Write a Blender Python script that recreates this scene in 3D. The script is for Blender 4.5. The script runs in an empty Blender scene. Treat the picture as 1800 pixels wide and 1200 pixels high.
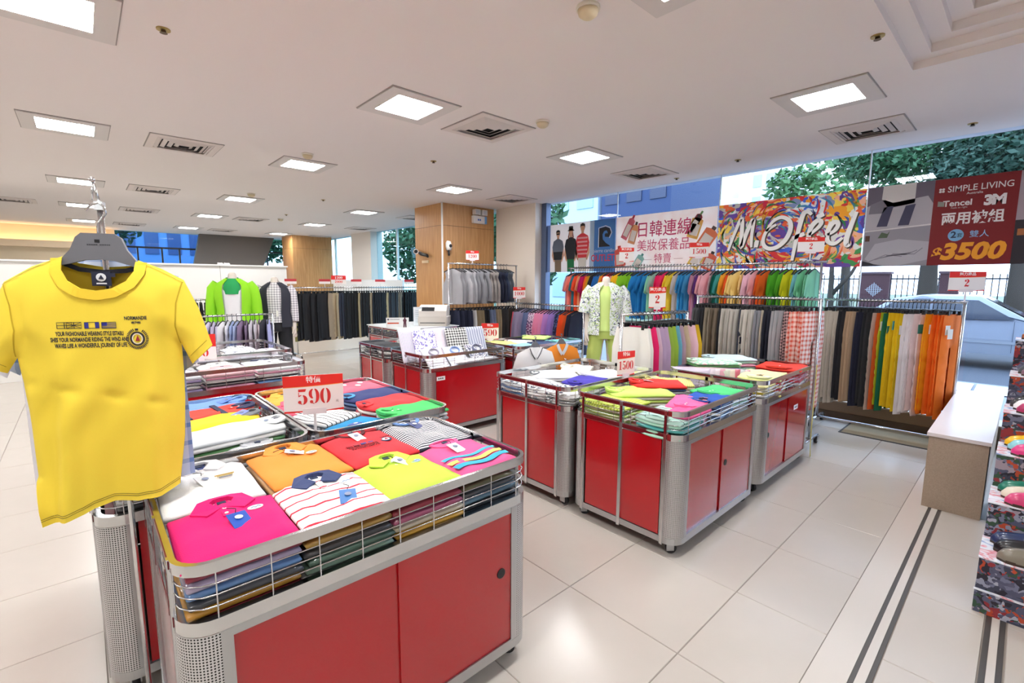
import bpy, math, random
from mathutils import Vector, Matrix, geometry
rnd = random.Random(11)
PI = math.pi
SC = bpy.context.scene
COL = SC.collection

# ---------------------------------------------------------------- camera
EYE = 1.567
_f, _pt, _ro, _yw = 826.519, .125085, .0038739, .831403      # focal length in pixels of the 1800x1200 frame
_fw = Vector((math.cos(_yw)*math.cos(_pt), math.sin(_yw)*math.cos(_pt), -math.sin(_pt)))
_r = Vector((math.sin(_yw), -math.cos(_yw), 0)); _u = _r.cross(_fw)
_rt = _r*math.cos(_ro)+_u*math.sin(_ro); _up = -_r*math.sin(_ro)+_u*math.cos(_ro)
cam = bpy.data.objects.new('camera', bpy.data.cameras.new('camera'))
cam.data.sensor_width = 36; cam.data.lens = _f/1800*36
cam.data.clip_start = .05; cam.data.clip_end = 300
cam.matrix_world = Matrix(((_rt.x, _up.x, -_fw.x, 0), (_rt.y, _up.y, -_fw.y, 0), (_rt.z, _up.z, -_fw.z, EYE), (0, 0, 0, 1)))
COL.objects.link(cam); SC.camera = cam

# ---------------------------------------------------------------- world, exposure
W = bpy.data.worlds.new('overcast_sky'); SC.world = W; W.use_nodes = True
_bg = W.node_tree.nodes['Background']; _bg.inputs[0].default_value = (.80, .90, 1, 1); _bg.inputs[1].default_value = 4.0
SC.view_settings.view_transform = 'Standard'; SC.view_settings.look = 'None'
SC.view_settings.gamma = 1; SC.view_settings.use_curve_mapping = False
SC.view_settings.exposure = 0.62
SC.cycles.max_bounces = 6; SC.cycles.diffuse_bounces = 4; SC.cycles.glossy_bounces = 3; SC.cycles.transmission_bounces = 4; SC.cycles.transparent_max_bounces = 12
SC.cycles.caustics_reflective = False; SC.cycles.caustics_refractive = False; SC.cycles.use_adaptive_sampling = True; SC.cycles.adaptive_threshold = .02
LAMP = 42.0          # radiance of a ceiling panel
COVE = 6.0

# ---------------------------------------------------------------- materials
def lin(h):
    if isinstance(h, (tuple, list)): return tuple(h)
    h = h.lstrip('#'); v = [int(h[i:i+2], 16)/255 for i in (0, 2, 4)]
    return tuple(c/12.92 if c <= .04045 else ((c+.055)/1.055)**2.4 for c in v)
_mats = {}
def translucent(m, f):
    """thin sheet that lets daylight glow through"""
    N, L = m.node_tree.nodes, m.node_tree.links; p = N['Principled BSDF']; t = N.new('ShaderNodeBsdfTranslucent'); x = N.new('ShaderNodeMixShader'); x.inputs[0].default_value = f
    src = p.inputs['Base Color']
    if src.is_linked: L.new(src.links[0].from_socket, t.inputs[0])
    else: t.inputs[0].default_value = src.default_value
    L.new(p.outputs[0], x.inputs[1]); L.new(t.outputs[0], x.inputs[2]); L.new(x.outputs[0], N['Material Output'].inputs[0]); return m
def newmat(name):
    m = bpy.data.materials.new(name); m.use_nodes = True
    return m, m.node_tree.nodes, m.node_tree.links, m.node_tree.nodes['Principled BSDF']
def M(h, rough=.75, metal=0.0, coat=0.0, emit=0.0, bump=0.0, bscale=300, var=0.0, spec=.5, trans=0.0):
    k = (h, rough, metal, coat, emit, bump, bscale, var, spec, trans)
    if k in _mats: return _mats[k]
    m, N, L, b = newmat('m_'+str(h).strip('#'))
    c = lin(h)
    b.inputs['Base Color'].default_value = (*c, 1); b.inputs['Roughness'].default_value = rough
    b.inputs['Metallic'].default_value = metal; b.inputs['Coat Weight'].default_value = coat
    b.inputs['Specular IOR Level'].default_value = spec
    if coat: b.inputs['Coat Roughness'].default_value = .12
    if emit:
        b.inputs['Emission Color'].default_value = (*c, 1); b.inputs['Emission Strength'].default_value = emit
    if bump or var:
        tc = N.new('ShaderNodeTexCoord'); nz = N.new('ShaderNodeTexNoise'); nz.inputs['Scale'].default_value = bscale
        nz.inputs['Detail'].default_value = 3
        L.new(tc.outputs['Object'], nz.inputs['Vector'])
        if bump:
            bp = N.new('ShaderNodeBump'); bp.inputs['Strength'].default_value = bump; bp.inputs['Distance'].default_value = .004
            L.new(nz.outputs['Fac'], bp.inputs['Height']); L.new(bp.outputs['Normal'], b.inputs['Normal'])
        if var:
            mx = N.new('ShaderNodeMix'); mx.data_type = 'RGBA'
            mx.inputs['A'].default_value = (*[x*(1-var) for x in c], 1); mx.inputs['B'].default_value = (*[min(1, x*(1+var)) for x in c], 1)
            L.new(nz.outputs['Fac'], mx.inputs['Factor']); L.new(mx.outputs['Result'], b.inputs['Base Color'])
    if trans: translucent(m, trans)
    _mats[k] = m; return m
def cloth(h): return M(h, .82, bump=.25, bscale=420, var=.05)
def bagged(h): return M(h, .55, coat=.7, bump=.6, bscale=45)
CHROME = M('#cfd0d2', .18, 1.0); STEEL = M('#b9bbbd', .32, 1.0); BLACK = M('#15161a', .45); DKGREY = M('#2b2c30', .6)
WHITE = M('#eeebe8', .5); PLASTIC = M('#d8dde0', .2)
def stripes(a, b, period, duty=.5, axis=0, soft=False, extra=None):
    k = ('st', a, b, period, duty, axis)
    if k in _mats: return _mats[k]
    m, N, L, p = newmat('m_stripe'); p.inputs['Roughness'].default_value = .8
    tc = N.new('ShaderNodeTexCoord'); sp = N.new('ShaderNodeSeparateXYZ'); L.new(tc.outputs['Object'], sp.inputs[0])
    mu = N.new('ShaderNodeMath'); mu.operation = 'MULTIPLY'; mu.inputs[1].default_value = 1/period; L.new(sp.outputs[axis], mu.inputs[0])
    fr = N.new('ShaderNodeMath'); fr.operation = 'FRACT'; L.new(mu.outputs[0], fr.inputs[0])
    lt = N.new('ShaderNodeMath'); lt.operation = 'LESS_THAN'; lt.inputs[1].default_value = duty; L.new(fr.outputs[0], lt.inputs[0])
    mx = N.new('ShaderNodeMix'); mx.data_type = 'RGBA'
    mx.inputs['A'].default_value = (*lin(a), 1); mx.inputs['B'].default_value = (*lin(b), 1)
    L.new(lt.outputs[0], mx.inputs['Factor']); L.new(mx.outputs['Result'], p.inputs['Base Color'])
    _mats[k] = m; return m
def plaid(a, b, period, duty=.35, ax=(0, 1)):
    k = ('pl', a, b, period, duty, ax)
    if k in _mats: return _mats[k]
    m, N, L, p = newmat('m_plaid'); p.inputs['Roughness'].default_value = .8
    tc = N.new('ShaderNodeTexCoord'); sp = N.new('ShaderNodeSeparateXYZ'); L.new(tc.outputs['Object'], sp.inputs[0])
    fs = []
    for x in ax:
        mu = N.new('ShaderNodeMath'); mu.operation = 'MULTIPLY'; mu.inputs[1].default_value = 1/period; L.new(sp.outputs[x], mu.inputs[0])
        fr = N.new('ShaderNodeMath'); fr.operation = 'FRACT'; L.new(mu.outputs[0], fr.inputs[0])
        lt = N.new('ShaderNodeMath'); lt.operation = 'LESS_THAN'; lt.inputs[1].default_value = duty; L.new(fr.outputs[0], lt.inputs[0]); fs.append(lt)
    ad = N.new('ShaderNodeMath'); ad.operation = 'ADD'; L.new(fs[0].outputs[0], ad.inputs[0]); L.new(fs[1].outputs[0], ad.inputs[1])
    hf = N.new('ShaderNodeMath'); hf.operation = 'MULTIPLY'; hf.inputs[1].default_value = .5; L.new(ad.outputs[0], hf.inputs[0])
    mx = N.new('ShaderNodeMix'); mx.data_type = 'RGBA'
    mx.inputs['A'].default_value = (*lin(a), 1); mx.inputs['B'].default_value = (*lin(b), 1)
    L.new(hf.outputs[0], mx.inputs['Factor']); L.new(mx.outputs['Result'], p.inputs['Base Color'])
    _mats[k] = m; return m
def blotch(cols, scale, stretch=(1, 1, 1), rough=.7, detail=2, voro=False, coat=0, distort=0.0):
    """procedural print: noise or voronoi cells through a constant colour ramp"""
    k = ('bl', tuple(cols), scale, stretch, rough, voro)
    if k in _mats: return _mats[k]
    m, N, L, p = newmat('m_print'); p.inputs['Roughness'].default_value = rough; p.inputs['Coat Weight'].default_value = coat
    tc = N.new('ShaderNodeTexCoord'); mp = N.new('ShaderNodeMapping'); mp.inputs['Scale'].default_value = stretch
    L.new(tc.outputs['Object'], mp.inputs['Vector'])
    if voro:
        nz = N.new('ShaderNodeTexVoronoi'); nz.inputs['Scale'].default_value = scale
        src = mp.outputs['Vector']
        if distort:
            n2 = N.new('ShaderNodeTexNoise'); n2.inputs['Scale'].default_value = scale*.8; L.new(src, n2.inputs['Vector'])
            vm = N.new('ShaderNodeVectorMath'); vm.operation = 'SCALE'; vm.inputs['Scale'].default_value = distort; L.new(n2.outputs['Color'], vm.inputs[0])
            va = N.new('ShaderNodeVectorMath'); L.new(src, va.inputs[0]); L.new(vm.outputs[0], va.inputs[1]); src = va.outputs[0]
        L.new(src, nz.inputs['Vector'])
        sx = N.new('ShaderNodeSeparateColor'); L.new(nz.outputs['Color'], sx.inputs[0]); out = sx.outputs[0]
    else:
        nz = N.new('ShaderNodeTexNoise'); nz.inputs['Scale'].default_value = scale; nz.inputs['Detail'].default_value = detail
        nz.inputs['Distortion'].default_value = distort
        L.new(mp.outputs['Vector'], nz.inputs['Vector']); out = nz.outputs['Fac']
    rp = N.new('ShaderNodeValToRGB'); cr = rp.color_ramp; cr.interpolation = 'CONSTANT' if voro else 'LINEAR'
    n = len(cols)
    while len(cr.elements) < n: cr.elements.new(.5)
    for i, c in enumerate(cols):
        cr.elements[i].position = i/n if voro else (.28+.44*i/max(1, n-1)); cr.elements[i].color = (*lin(c), 1)
    L.new(out, rp.inputs['Fac']); L.new(rp.outputs['Color'], p.inputs['Base Color'])
    _mats[k] = m; return m
def perforated():
    if 'perf' in _mats: return _mats['perf']
    m, N, L, p = newmat('m_perforated'); p.inputs['Roughness'].default_value = .35; p.inputs['Metallic'].default_value = .85
    uv = N.new('ShaderNodeUVMap'); sp = N.new('ShaderNodeSeparateXYZ'); L.new(uv.outputs[0], sp.inputs[0])
    def fr(o, add=None):
        mu = N.new('ShaderNodeMath'); mu.operation = 'MULTIPLY'; mu.inputs[1].default_value = 1/.008; L.new(o, mu.inputs[0])
        if add is not None:
            a = N.new('ShaderNodeMath'); L.new(mu.outputs[0], a.inputs[0]); L.new(add, a.inputs[1]); mu = a
        f = N.new('ShaderNodeMath'); f.operation = 'FRACT'; L.new(mu.outputs[0], f.inputs[0])
        s = N.new('ShaderNodeMath'); s.operation = 'SUBTRACT'; s.inputs[1].default_value = .5; L.new(f.outputs[0], s.inputs[0])
        q = N.new('ShaderNodeMath'); q.operation = 'MULTIPLY'; L.new(s.outputs[0], q.inputs[0]); L.new(s.outputs[0], q.inputs[1]); return q.outputs[0]
    a = N.new('ShaderNodeMath'); L.new(fr(sp.outputs[0]), a.inputs[0]); L.new(fr(sp.outputs[1]), a.inputs[1])
    lt = N.new('ShaderNodeMath'); lt.operation = 'LESS_THAN'; lt.inputs[1].default_value = .085; L.new(a.outputs[0], lt.inputs[0])
    mx = N.new('ShaderNodeMix'); mx.data_type = 'RGBA'; mx.inputs['A'].default_value = (.62, .62, .63, 1); mx.inputs['B'].default_value = (.03, .03, .03, 1)
    L.new(lt.outputs[0], mx.inputs['Factor']); L.new(mx.outputs['Result'], p.inputs['Base Color'])
    _mats['perf'] = m; return m

# ---------------------------------------------------------------- mesh helpers
class MB:
    def __init__(s): s.v = []; s.f = []; s.mi = []; s.cur = 0; s.smooth = []; s.sm = False
    def add(s, vs, fs, smooth=None):
        o = len(s.v); s.v += [tuple(p) for p in vs]
        for f in fs: s.f.append([i+o for i in f]); s.mi.append(s.cur); s.smooth.append(s.sm if smooth is None else smooth)
        return s
    def box(s, x0, x1, y0, y1, z0, z1):
        return s.add([(x0, y0, z0), (x1, y0, z0), (x1, y1, z0), (x0, y1, z0), (x0, y0, z1), (x1, y0, z1), (x1, y1, z1), (x0, y1, z1)],
                     [(0, 3, 2, 1), (4, 5, 6, 7), (0, 1, 5, 4), (1, 2, 6, 5), (2, 3, 7, 6), (3, 0, 4, 7)], False)
    def obox(s, c, ax, ay, az):      # oriented box: centre and three half-axes
        c, ax, ay, az = map(Vector, (c, ax, ay, az)); vs = []
        for k in (-1, 1):
            for i, j in ((-1, -1), (1, -1), (1, 1), (-1, 1)): vs.append(c+ax*i+ay*j+az*k)
        return s.add(vs, [(0, 3, 2, 1), (4, 5, 6, 7), (0, 1, 5, 4), (1, 2, 6, 5), (2, 3, 7, 6), (3, 0, 4, 7)], False)
    def loft(s, rings, cap=True, closed=True, smooth=True):
        n = len(rings[0]); vs = [p for r in rings for p in r]; fs = []
        for i in range(len(rings)-1):
            for j in range(n if closed else n-1):
                k = (j+1) % n; fs.append((i*n+j, i*n+k, (i+1)*n+k, (i+1)*n+j))
        s.add(vs, fs, smooth)
        if cap and closed:
            o = len(s.v)-len(vs)
            s.f.append([o+j for j in range(n)][::-1]); s.f.append([o+(len(rings)-1)*n+j for j in range(n)])
            s.mi += [s.cur]*2; s.smooth += [False]*2
        return s
    def tube(s, path, r, n=8, cap=True):
        path = [Vector(p) for p in path]; rs = r if isinstance(r, (list, tuple)) else [r]*len(path); rings = []
        up = None
        for i, p in enumerate(path):
            t = (path[min(i+1, len(path)-1)]-path[max(i-1, 0)]).normalized()
            if up is None: up = Vector((0, 0, 1)) if abs(t.z) < .9 else Vector((1, 0, 0))
            a = t.cross(up)
            if a.length < 1e-4: a = t.cross(Vector((0, 1, 0)))
            a.normalize(); b = a.cross(t).normalized(); up = b
            rings.append([p+(a*math.cos(2*PI*k/n)+b*math.sin(2*PI*k/n))*rs[i] for k in range(n)])
        return s.loft(rings, cap)
    def cyl(s, a, b, r, n=12): return s.tube([a, b], r, n)
    def disc(s, c, r, axis=2, n=16, h=.002, ry=None):
        ry = ry or r; c = Vector(c); rings = []
        for k in (0, 1):
            ring = []
            for i in range(n):
                a = 2*PI*i/n; p = [0, 0, 0]; p[(axis+1) % 3] = r*math.cos(a); p[(axis+2) % 3] = ry*math.sin(a); p[axis] = h*k
                ring.append(c+Vector(p))
            rings.append(ring)
        return s.loft(rings, True, True, False)
    def poly(s, pts, h, axis_map=None):
        """flat polygon (2-D points) extruded by h; axis_map maps (x,y,d) to 3-D"""
        am = axis_map or (lambda x, y, d: (x, y, d)); n = len(pts)
        vs = [am(x, y, 0) for x, y in pts]+[am(x, y, h) for x, y in pts]
        tri = geometry.tessellate_polygon([[Vector((x, y, 0)) for x, y in pts]])
        fs = [tuple(t) for t in tri]+[tuple(i+n for i in t)[::-1] for t in tri]+[(i, (i+1) % n, n+(i+1) % n, n+i) for i in range(n)]
        return s.add(vs, fs, False)
    def ribbon(s, pts, w, h, axis_map=None):
        n = len(pts); ws = w if isinstance(w, (list, tuple)) else [w]*n; Lp = []; Rp = []
        for i, (x, y) in enumerate(pts):
            x0, y0 = pts[max(i-1, 0)]; x1, y1 = pts[min(i+1, n-1)]; d = math.hypot(x1-x0, y1-y0) or 1
            nx, ny = -(y1-y0)/d, (x1-x0)/d; Lp.append((x+nx*ws[i]/2, y+ny*ws[i]/2)); Rp.append((x-nx*ws[i]/2, y-ny*ws[i]/2))
        am = axis_map or (lambda x, y, d: (x, y, d))
        vs = [am(x, y, h) for x, y in Lp]+[am(x, y, h) for x, y in Rp]+[am(x, y, 0) for x, y in Lp]+[am(x, y, 0) for x, y in Rp]
        fs = []
        for i in range(n-1):
            fs += [(i, i+1, n+i+1, n+i), (i, 2*n+i, 2*n+i+1, i+1), (n+i, n+i+1, 3*n+i+1, 3*n+i)]
        return s.add(vs, fs, False)
    def mesh(s, name, mats):
        me = bpy.data.meshes.new(name); me.from_pydata(s.v, [], s.f)
        for m in (mats if isinstance(mats, (list, tuple)) else [mats]): me.materials.append(m)
        me.polygons.foreach_set('material_index', s.mi); me.polygons.foreach_set('use_smooth', s.smooth); me.update()
        return me
    def build(s, name, mats, parent=None, loc=None, rz=0, rot=None):
        return obj(name, s.mesh(name, mats), parent, loc, rz, rot)
def obj(name, me, parent=None, loc=None, rz=0, rot=None, mat=None):
    o = bpy.data.objects.new(name, me); COL.objects.link(o)
    if loc is not None: o.location = loc
    o.rotation_euler = rot if rot else (0, 0, rz)
    if parent: o.parent = parent
    if mat:
        o.material_slots[0].link = 'OBJECT'; o.material_slots[0].material = mat
    return o
def empty(name, loc=(0, 0, 0), rz=0, rot=None):
    o = bpy.data.objects.new(name, None); COL.objects.link(o); o.location = loc; o.rotation_euler = rot if rot else (0, 0, rz); o.empty_display_size = .05
    return o
def tag(o, label=None, cat=None, group=None, kind=None):
    if label: o['label'] = label
    if cat: o['category'] = cat
    if group: o['group'] = group
    if kind: o['kind'] = kind
    return o
def struct(o, label=None): return tag(o, label, None, None, 'structure')
ORD = ['', 'first', 'second', 'third', 'fourth', 'fifth', 'sixth', 'seventh', 'eighth', 'ninth', 'tenth', 'eleventh', 'twelfth', 'thirteenth', 'fourteenth', 'fifteenth', 'sixteenth', 'seventeenth', 'eighteenth', 'nineteenth', 'twentieth']
for _i in range(21, 70): ORD.append({2: 'twenty-', 3: 'thirty-', 4: 'forty-', 5: 'fifty-', 6: 'sixty-'}[_i//10]+(ORD[_i % 10] if _i % 10 else 'th') if _i % 10 else {3: 'thirtieth', 4: 'fortieth', 5: 'fiftieth', 6: 'sixtieth'}[_i//10])
def nth(i, n):
    if n == 1: return ''
    return ORD[i]+' ' if i <= n else ''

def text_mesh(body, size, bold=0.0, shear=0.0, extrude=.0006, width=None, align='CENTER', spacing=1.0):
    cu = bpy.data.curves.new('t', 'FONT'); cu.body = body; cu.size = size; cu.offset = bold; cu.shear = shear; cu.extrude = extrude
    cu.align_x = align; cu.align_y = 'CENTER'; cu.resolution_u = 3; cu.space_character = spacing
    o = bpy.data.objects.new('t', cu); COL.objects.link(o); dg = bpy.context.evaluated_depsgraph_get()
    me = bpy.data.meshes.new_from_object(o.evaluated_get(dg)); bpy.data.objects.remove(o); bpy.data.curves.remove(cu)
    if width and len(me.vertices):
        xs = [v.co.x for v in me.vertices]; k = width/max(1e-6, max(xs)-min(xs)); c = (max(xs)+min(xs))/2 if align == 'CENTER' else min(xs)
        for v in me.vertices: v.co.x = (v.co.x-c)*k
    return me
def lettering(body, size, mat, parent, loc, rot=(PI/2, 0, 0), name='lettering', **kw):
    me = text_mesh(body, size, **kw); me.name = name; me.materials.clear(); me.materials.append(mat)
    return obj(name, me, parent, loc, rot=rot)

# stencil-style price digits, unit height, drawn with polygons
def _ell(cx, cy, rx, ry, a0, a1, n=12): return [(cx+rx*math.cos(math.radians(a0+(a1-a0)*i/n)), cy+ry*math.sin(math.radians(a0+(a1-a0)*i/n))) for i in range(n+1)]
def _cres(cx, cy, rx, ry, ix, iy, a0, a1): return _ell(cx, cy, rx, ry, a0, a1)+_ell(cx, cy, ix, iy, a1, a0)
DIG = {
 '0': [_cres(.27, .5, .29, .5, .09, .45, 98, 262), _cres(.33, .5, .29, .5, .09, .45, 82, -82)],
 '9': [_cres(.27, .67, .28, .33, .09, .27, 98, 255), _cres(.33, .52, .29, .48, .09, .42, 84, -88), _ell(.14, .16, .1, .1, 0, 330), [(.1, .09), (.3, .0), (.31, .04), (.2, .1)]],
 '5': [[(.07, 1), (.54, 1.0), (.47, .83), (.07, .83)], [(.07, .8), (.11, .8), (.11, .6), (.25, .64), (.25, .6), (.07, .5)], _cres(.31, .31, .28, .31, .07, .26, 86, -86), _ell(.13, .17, .1, .1, 0, 330), [(.1, .09), (.27, .0), (.28, .04), (.2, .1)]],
 '1': [[(.2, .05), (.2, .86), (.06, .83), (.06, .88), (.38, 1), (.4, 1), (.4, .05)], [(.06, 0), (.54, 0), (.54, .045), (.06, .045)]],
 '2': [_ell(.15, .76, .11, .11, 0, 330), [(.1, .8), (.14, .93), (.29, 1), (.46, .94), (.57, .76), (.5, .56), (.3, .37), (.2, .22), (.36, .24), (.48, .17), (.54, .26), (.57, .26), (.53, .06), (.43, 0), (.3, .04), (.1, .0), (.06, .03), (.1, .2), (.28, .48), (.36, .7), (.34, .9), (.27, .95), (.2, .93), (.18, .87)]],
 '7': [[(.05, 1), (.56, 1), (.56, .9), (.3, .0), (.14, .0), (.4, .82), (.12, .82), (.08, .7), (.05, .7)]],
 '3': [_cres(.3, .75, .25, .25, .1, .2, 150, -80), _cres(.3, .27, .28, .27, .1, .22, 80, -150)],
}
def digits(s, h, mat, parent, loc, rot=(PI/2, 0, 0), name='digits', wide=1.0, d=.0008):
    mb = MB(); n = len(s); adv = .68*h*wide
    for i, ch in enumerate(s):
        for pl in DIG.get(ch, []):
            mb.poly([((x-.3)*h*wide+(i-(n-1)/2)*adv, (y-.5)*h) for x, y in pl], d)
    return mb.build(name, mat, parent, loc, rot=rot)
# ================================================================ the setting
CEIL = 3.0; GX = 6.45; BACK = 17.6
def seen(p, margin=80):
    d = Vector(p)-Vector((0, 0, EYE)); z = d.dot(_fw)
    if z < .15: return False
    return -margin < 900+_f*d.dot(_rt)/z < 1800+margin and -margin < 600-_f*d.dot(_up)/z < 1200+margin
GROUT = M('#8f857c', .9)
TILE = M('#c3bcb3', .24, var=.03, bscale=6, spec=.45)
floor = MB().box(-6.2, 6.6, -4.2, BACK+.2, -.12, -.004).build('floor', GROUT)
struct(floor, 'cream stone tile floor with thin grey joints')
def tile_mesh(w, h):
    e = .0022; t = -.0035
    mb = MB(); mb.add([(0, 0, t), (w, 0, t), (w, h, t), (0, h, t), (e, e, 0), (w-e, e, 0), (w-e, h-e, 0), (e, h-e, 0)],
                      [(4, 5, 6, 7), (0, 1, 5, 4), (1, 2, 6, 5), (2, 3, 7, 6), (3, 0, 4, 7)]); return mb.mesh('tile', TILE)
tm = tile_mesh(.5975, .5975); tml = tile_mesh(.5975, .398)
far = MB()
ix = 0
for i in range(-14, 9):
    for j in range(-1, 29):
        x = 1.756+.6*i; y = .871+.6*j
        if y < .26 or x > 6.3: continue
        if x > 1.1 and y < .4:
            obj('tile', tml, floor, (x, .4705, 0)); continue
        if x >= -1.4 and y < 9.3 and any(seen((x+a, y+b, 0)) for a in (0, .3, .6) for b in (0, .3, .6)):
            obj('tile', tm, floor, (x, y, 0))
        else:
            far.add([(x, y, -.0005), (x+.597, y, -.0005), (x+.597, y+.597, -.0005), (x, y+.597, -.0005)], [(0, 1, 2, 3)])
far.add([(-6.2, -4.2, -.0005), (1.2, -4.2, -.0005), (1.2, .268, -.0005), (-6.2, .268, -.0005)], [(0, 1, 2, 3)])
tag(far.build('distant_tiles', TILE, floor), kind='stuff')
# passage strip by the shoe display: pale border, two pairs of steel slots, its own tiles
LIGHTSTONE = M('#d0c9c0', .25)
MB().box(1.2, 6.4, .345, .4685, -.0035, .0004).build('border_strip', LIGHTSTONE, floor)
MB().box(1.2, 6.4, .295, .327, -.0035, .0004).build('border_strip', LIGHTSTONE, floor)
SLOT = M('#5d5a57', .5, .5)
for y0, y1 in ((.328, .344), (.278, .294), (-.022, -.003), (-.068, -.05)):
    MB().box(1.2, 6.4, y0, y1, -.0035, -.0012).build('floor_slot', SLOT, floor)
tr = tile_mesh(.657, .274); tr2 = tile_mesh(.657, .60)
for k in range(-3, 7):
    x = 3.03+.66*k-.66
    if x > 5.9: continue
    obj('tile', tr, floor, (x, .001, 0))
    for j in range(3): obj('tile', tr2, floor, (x, -.675-.603*j, 0))
MB().box(1.2, 6.4, -.049, -.023, -.0035, .0004).build('border_strip', LIGHTSTONE, floor)
mat_ = empty('floor_mat', (6.1, .82, 0)); tag(mat_, 'flat brown floor mat with dark edging under the trouser rack by the window', 'mat')
MB().box(-.27, .27, -.42, .42, .0005, .006).build('border', M('#2d2925', .7), mat_)
MB().box(-.25, .25, -.40, .40, .006, .008).build('pad', M('#8d7d62', .95, bump=.5, bscale=200), mat_)

# ceiling with a stepped coffer
CEILM = M('#f0e7e4', .85)
hx0, hx1, hy0, hy1 = 1.7, 4.284, -2.2, .68
cb = MB()
cb.box(-6.2, 6.6, hy1, BACK+.2, CEIL, CEIL+.45); cb.box(-6.2, 6.6, -4.2, hy0, CEIL, CEIL+.45)
cb.box(-6.2, hx0, hy0, hy1, CEIL, CEIL+.45); cb.box(hx1, 6.6, hy0, hy1, CEIL, CEIL+.45)
ceiling = cb.build('ceiling', CEILM); struct(ceiling, 'pinkish white plaster ceiling with a stepped square recess')
for k in range(3):
    a = .10*k; b = .10*(k+1); z = CEIL+.05+.055*k; mb = MB()
    mb.box(hx0+a, hx1-a, hy1-b, hy1-a, z, CEIL+.45); mb.box(hx0+a, hx1-a, hy0+a, hy0+b, z, CEIL+.45)
    mb.box(hx0+a, hx0+b, hy0+b, hy1-b, z, CEIL+.45); mb.box(hx1-b, hx1-a, hy0+b, hy1-b, z, CEIL+.45)
    mb.build('recess_step', CEILM, ceiling)
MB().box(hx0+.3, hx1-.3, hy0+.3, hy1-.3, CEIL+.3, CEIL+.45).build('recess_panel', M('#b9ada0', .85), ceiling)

# walls
WALLM = M('#efe9e2', .8); CREAM = M('#eddcc0', .8)
struct(MB().box(-6.3, -6.2, -4.2, BACK+.2, 0, CEIL).build('wall_left', WALLM), 'plain white wall far left')
struct(MB().box(-6.2, 6.6, -4.3, -4.2, 0, CEIL).build('wall_front', WALLM), 'plain white wall behind the viewer')
wb = MB().box(-6.2, .83, BACK, BACK+.15, 0, CEIL).build('wall_back', CREAM); struct(wb, 'cream back wall with a lit cove ledge')
MB().box(-6.2, .83, BACK-.32, BACK, 2.43, 2.52).build('cove_ledge', CREAM, wb)
MB().box(-6.2, .80, BACK-.2, BACK-.14, 2.53, 2.56).build('cove_lamp', M('#ffdca8', .5, emit=COVE), wb)
mb = MB(); mb.box(-6.2, .8, BACK-.32, BACK-.30, 2.52, 2.60); mb.build('cove_lip', CREAM, wb)
wg = MB(); tz = lambda z: (z-2.09)/.9
pts = [(2.615-.195*2.3, 0), (2.81, 3.0), (4.92, 3.0), (4.545-.355*2.3, 0)]
wg.poly(pts, .2, lambda x, z, d: (x, BACK-.35+d, z)); struct(wg.build('wall_slanted', M('#6f6b68', .9, bump=.2, bscale=30)), 'dark grey slanted concrete wall behind the white partition')
part = MB().box(-3.0, 3.2, 10.5, 10.58, 0, 1.87).build('wall_partition', M('#eceae6', .6)); struct(part, 'chest-high white partition board behind the mannequins')
MB().box(-3.0, 3.22, 10.46, 10.62, 1.86, 1.885).build('cap_rail', M('#f3f1ee', .5), part)
for x in (.75, 2.0): MB().box(x-.004, x+.004, 10.497, 10.5, 0, 1.86).build('panel_joint', M('#a8a5a0', .8), part)

# glass walls
def glassmat(tint):
    m, N, L, p = newmat('m_glass'); N.remove(p); out = N['Material Output']
    t = N.new('ShaderNodeBsdfTransparent'); t.inputs[0].default_value = (*tint, 1); g = N.new('ShaderNodeBsdfGlossy'); g.inputs['Roughness'].default_value = .02
    g.inputs['Color'].default_value = (.9, .95, 1, 1)
    f = N.new('ShaderNodeFresnel'); f.inputs[0].default_value = 1.35; mx = N.new('ShaderNodeMixShader')
    ge = N.new('ShaderNodeNewGeometry'); sb = N.new('ShaderNodeMath'); sb.operation = 'MULTIPLY'; iv = N.new('ShaderNodeMath'); iv.operation = 'SUBTRACT'; iv.inputs[0].default_value = 1; L.new(ge.outputs['Backfacing'], iv.inputs[1]); L.new(f.outputs[0], sb.inputs[0]); L.new(iv.outputs[0], sb.inputs[1])
    L.new(sb.outputs[0], mx.inputs[0]); L.new(t.outputs[0], mx.inputs[1]); L.new(g.outputs[0], mx.inputs[2]); L.new(mx.outputs[0], out.inputs[0]); return m
GLASS = glassmat((.83, .90, 1.0)); GLASS2 = glassmat((.62, .80, .88))
joints = [6.12, 4.579, 2.932, 1.30, -.34, -1.98, -3.6]
SEAL = M('#dfe6ea', .4); FRAME = M('#5b6a86', .4, .3)
for i in range(len(joints)-1):
    w = empty('window_%d' % (i+1), (GX, (joints[i]+joints[i+1])/2, 0)); struct(w, 'full-height shop window pane, number %d from the white pillar' % (i+1))
    h = (joints[i]-joints[i+1])/2
    MB().box(0, .012, -h+.006, h-.006, .1, CEIL).build('pane', GLASS, w)
    MB().box(-.004, .016, -h-.006, -h+.006, .1, CEIL).build('sealant_joint', SEAL, w)
wr = MB().box(6.32, 6.62, -4.2, BACK, 0, .10).build('wall_right', M('#5a4a3c', .7)); struct(wr, 'low dark kerb under the shop windows')
MB().box(6.34, 6.62, -4.2, 6.1, .10, .215).build('stone_upstand', M('#8f7a64', .5), wr); MB().box(6.33, 6.64, -4.2, 6.1, .215, .23).build('sill', M('#b3a593', .5), wr)
struct(MB().box(6.38, 6.5, 6.08, 6.2, .1, CEIL).build('trim_1', FRAME), 'blue-grey window frame post beside the white pillar')
pil = MB().box(6.22, 6.62, 6.2, 7.3, 0, CEIL).build('wall_pillar', M('#ece2d6', .75)); struct(pil, 'cream pillar between the window and the wood column')
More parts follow.
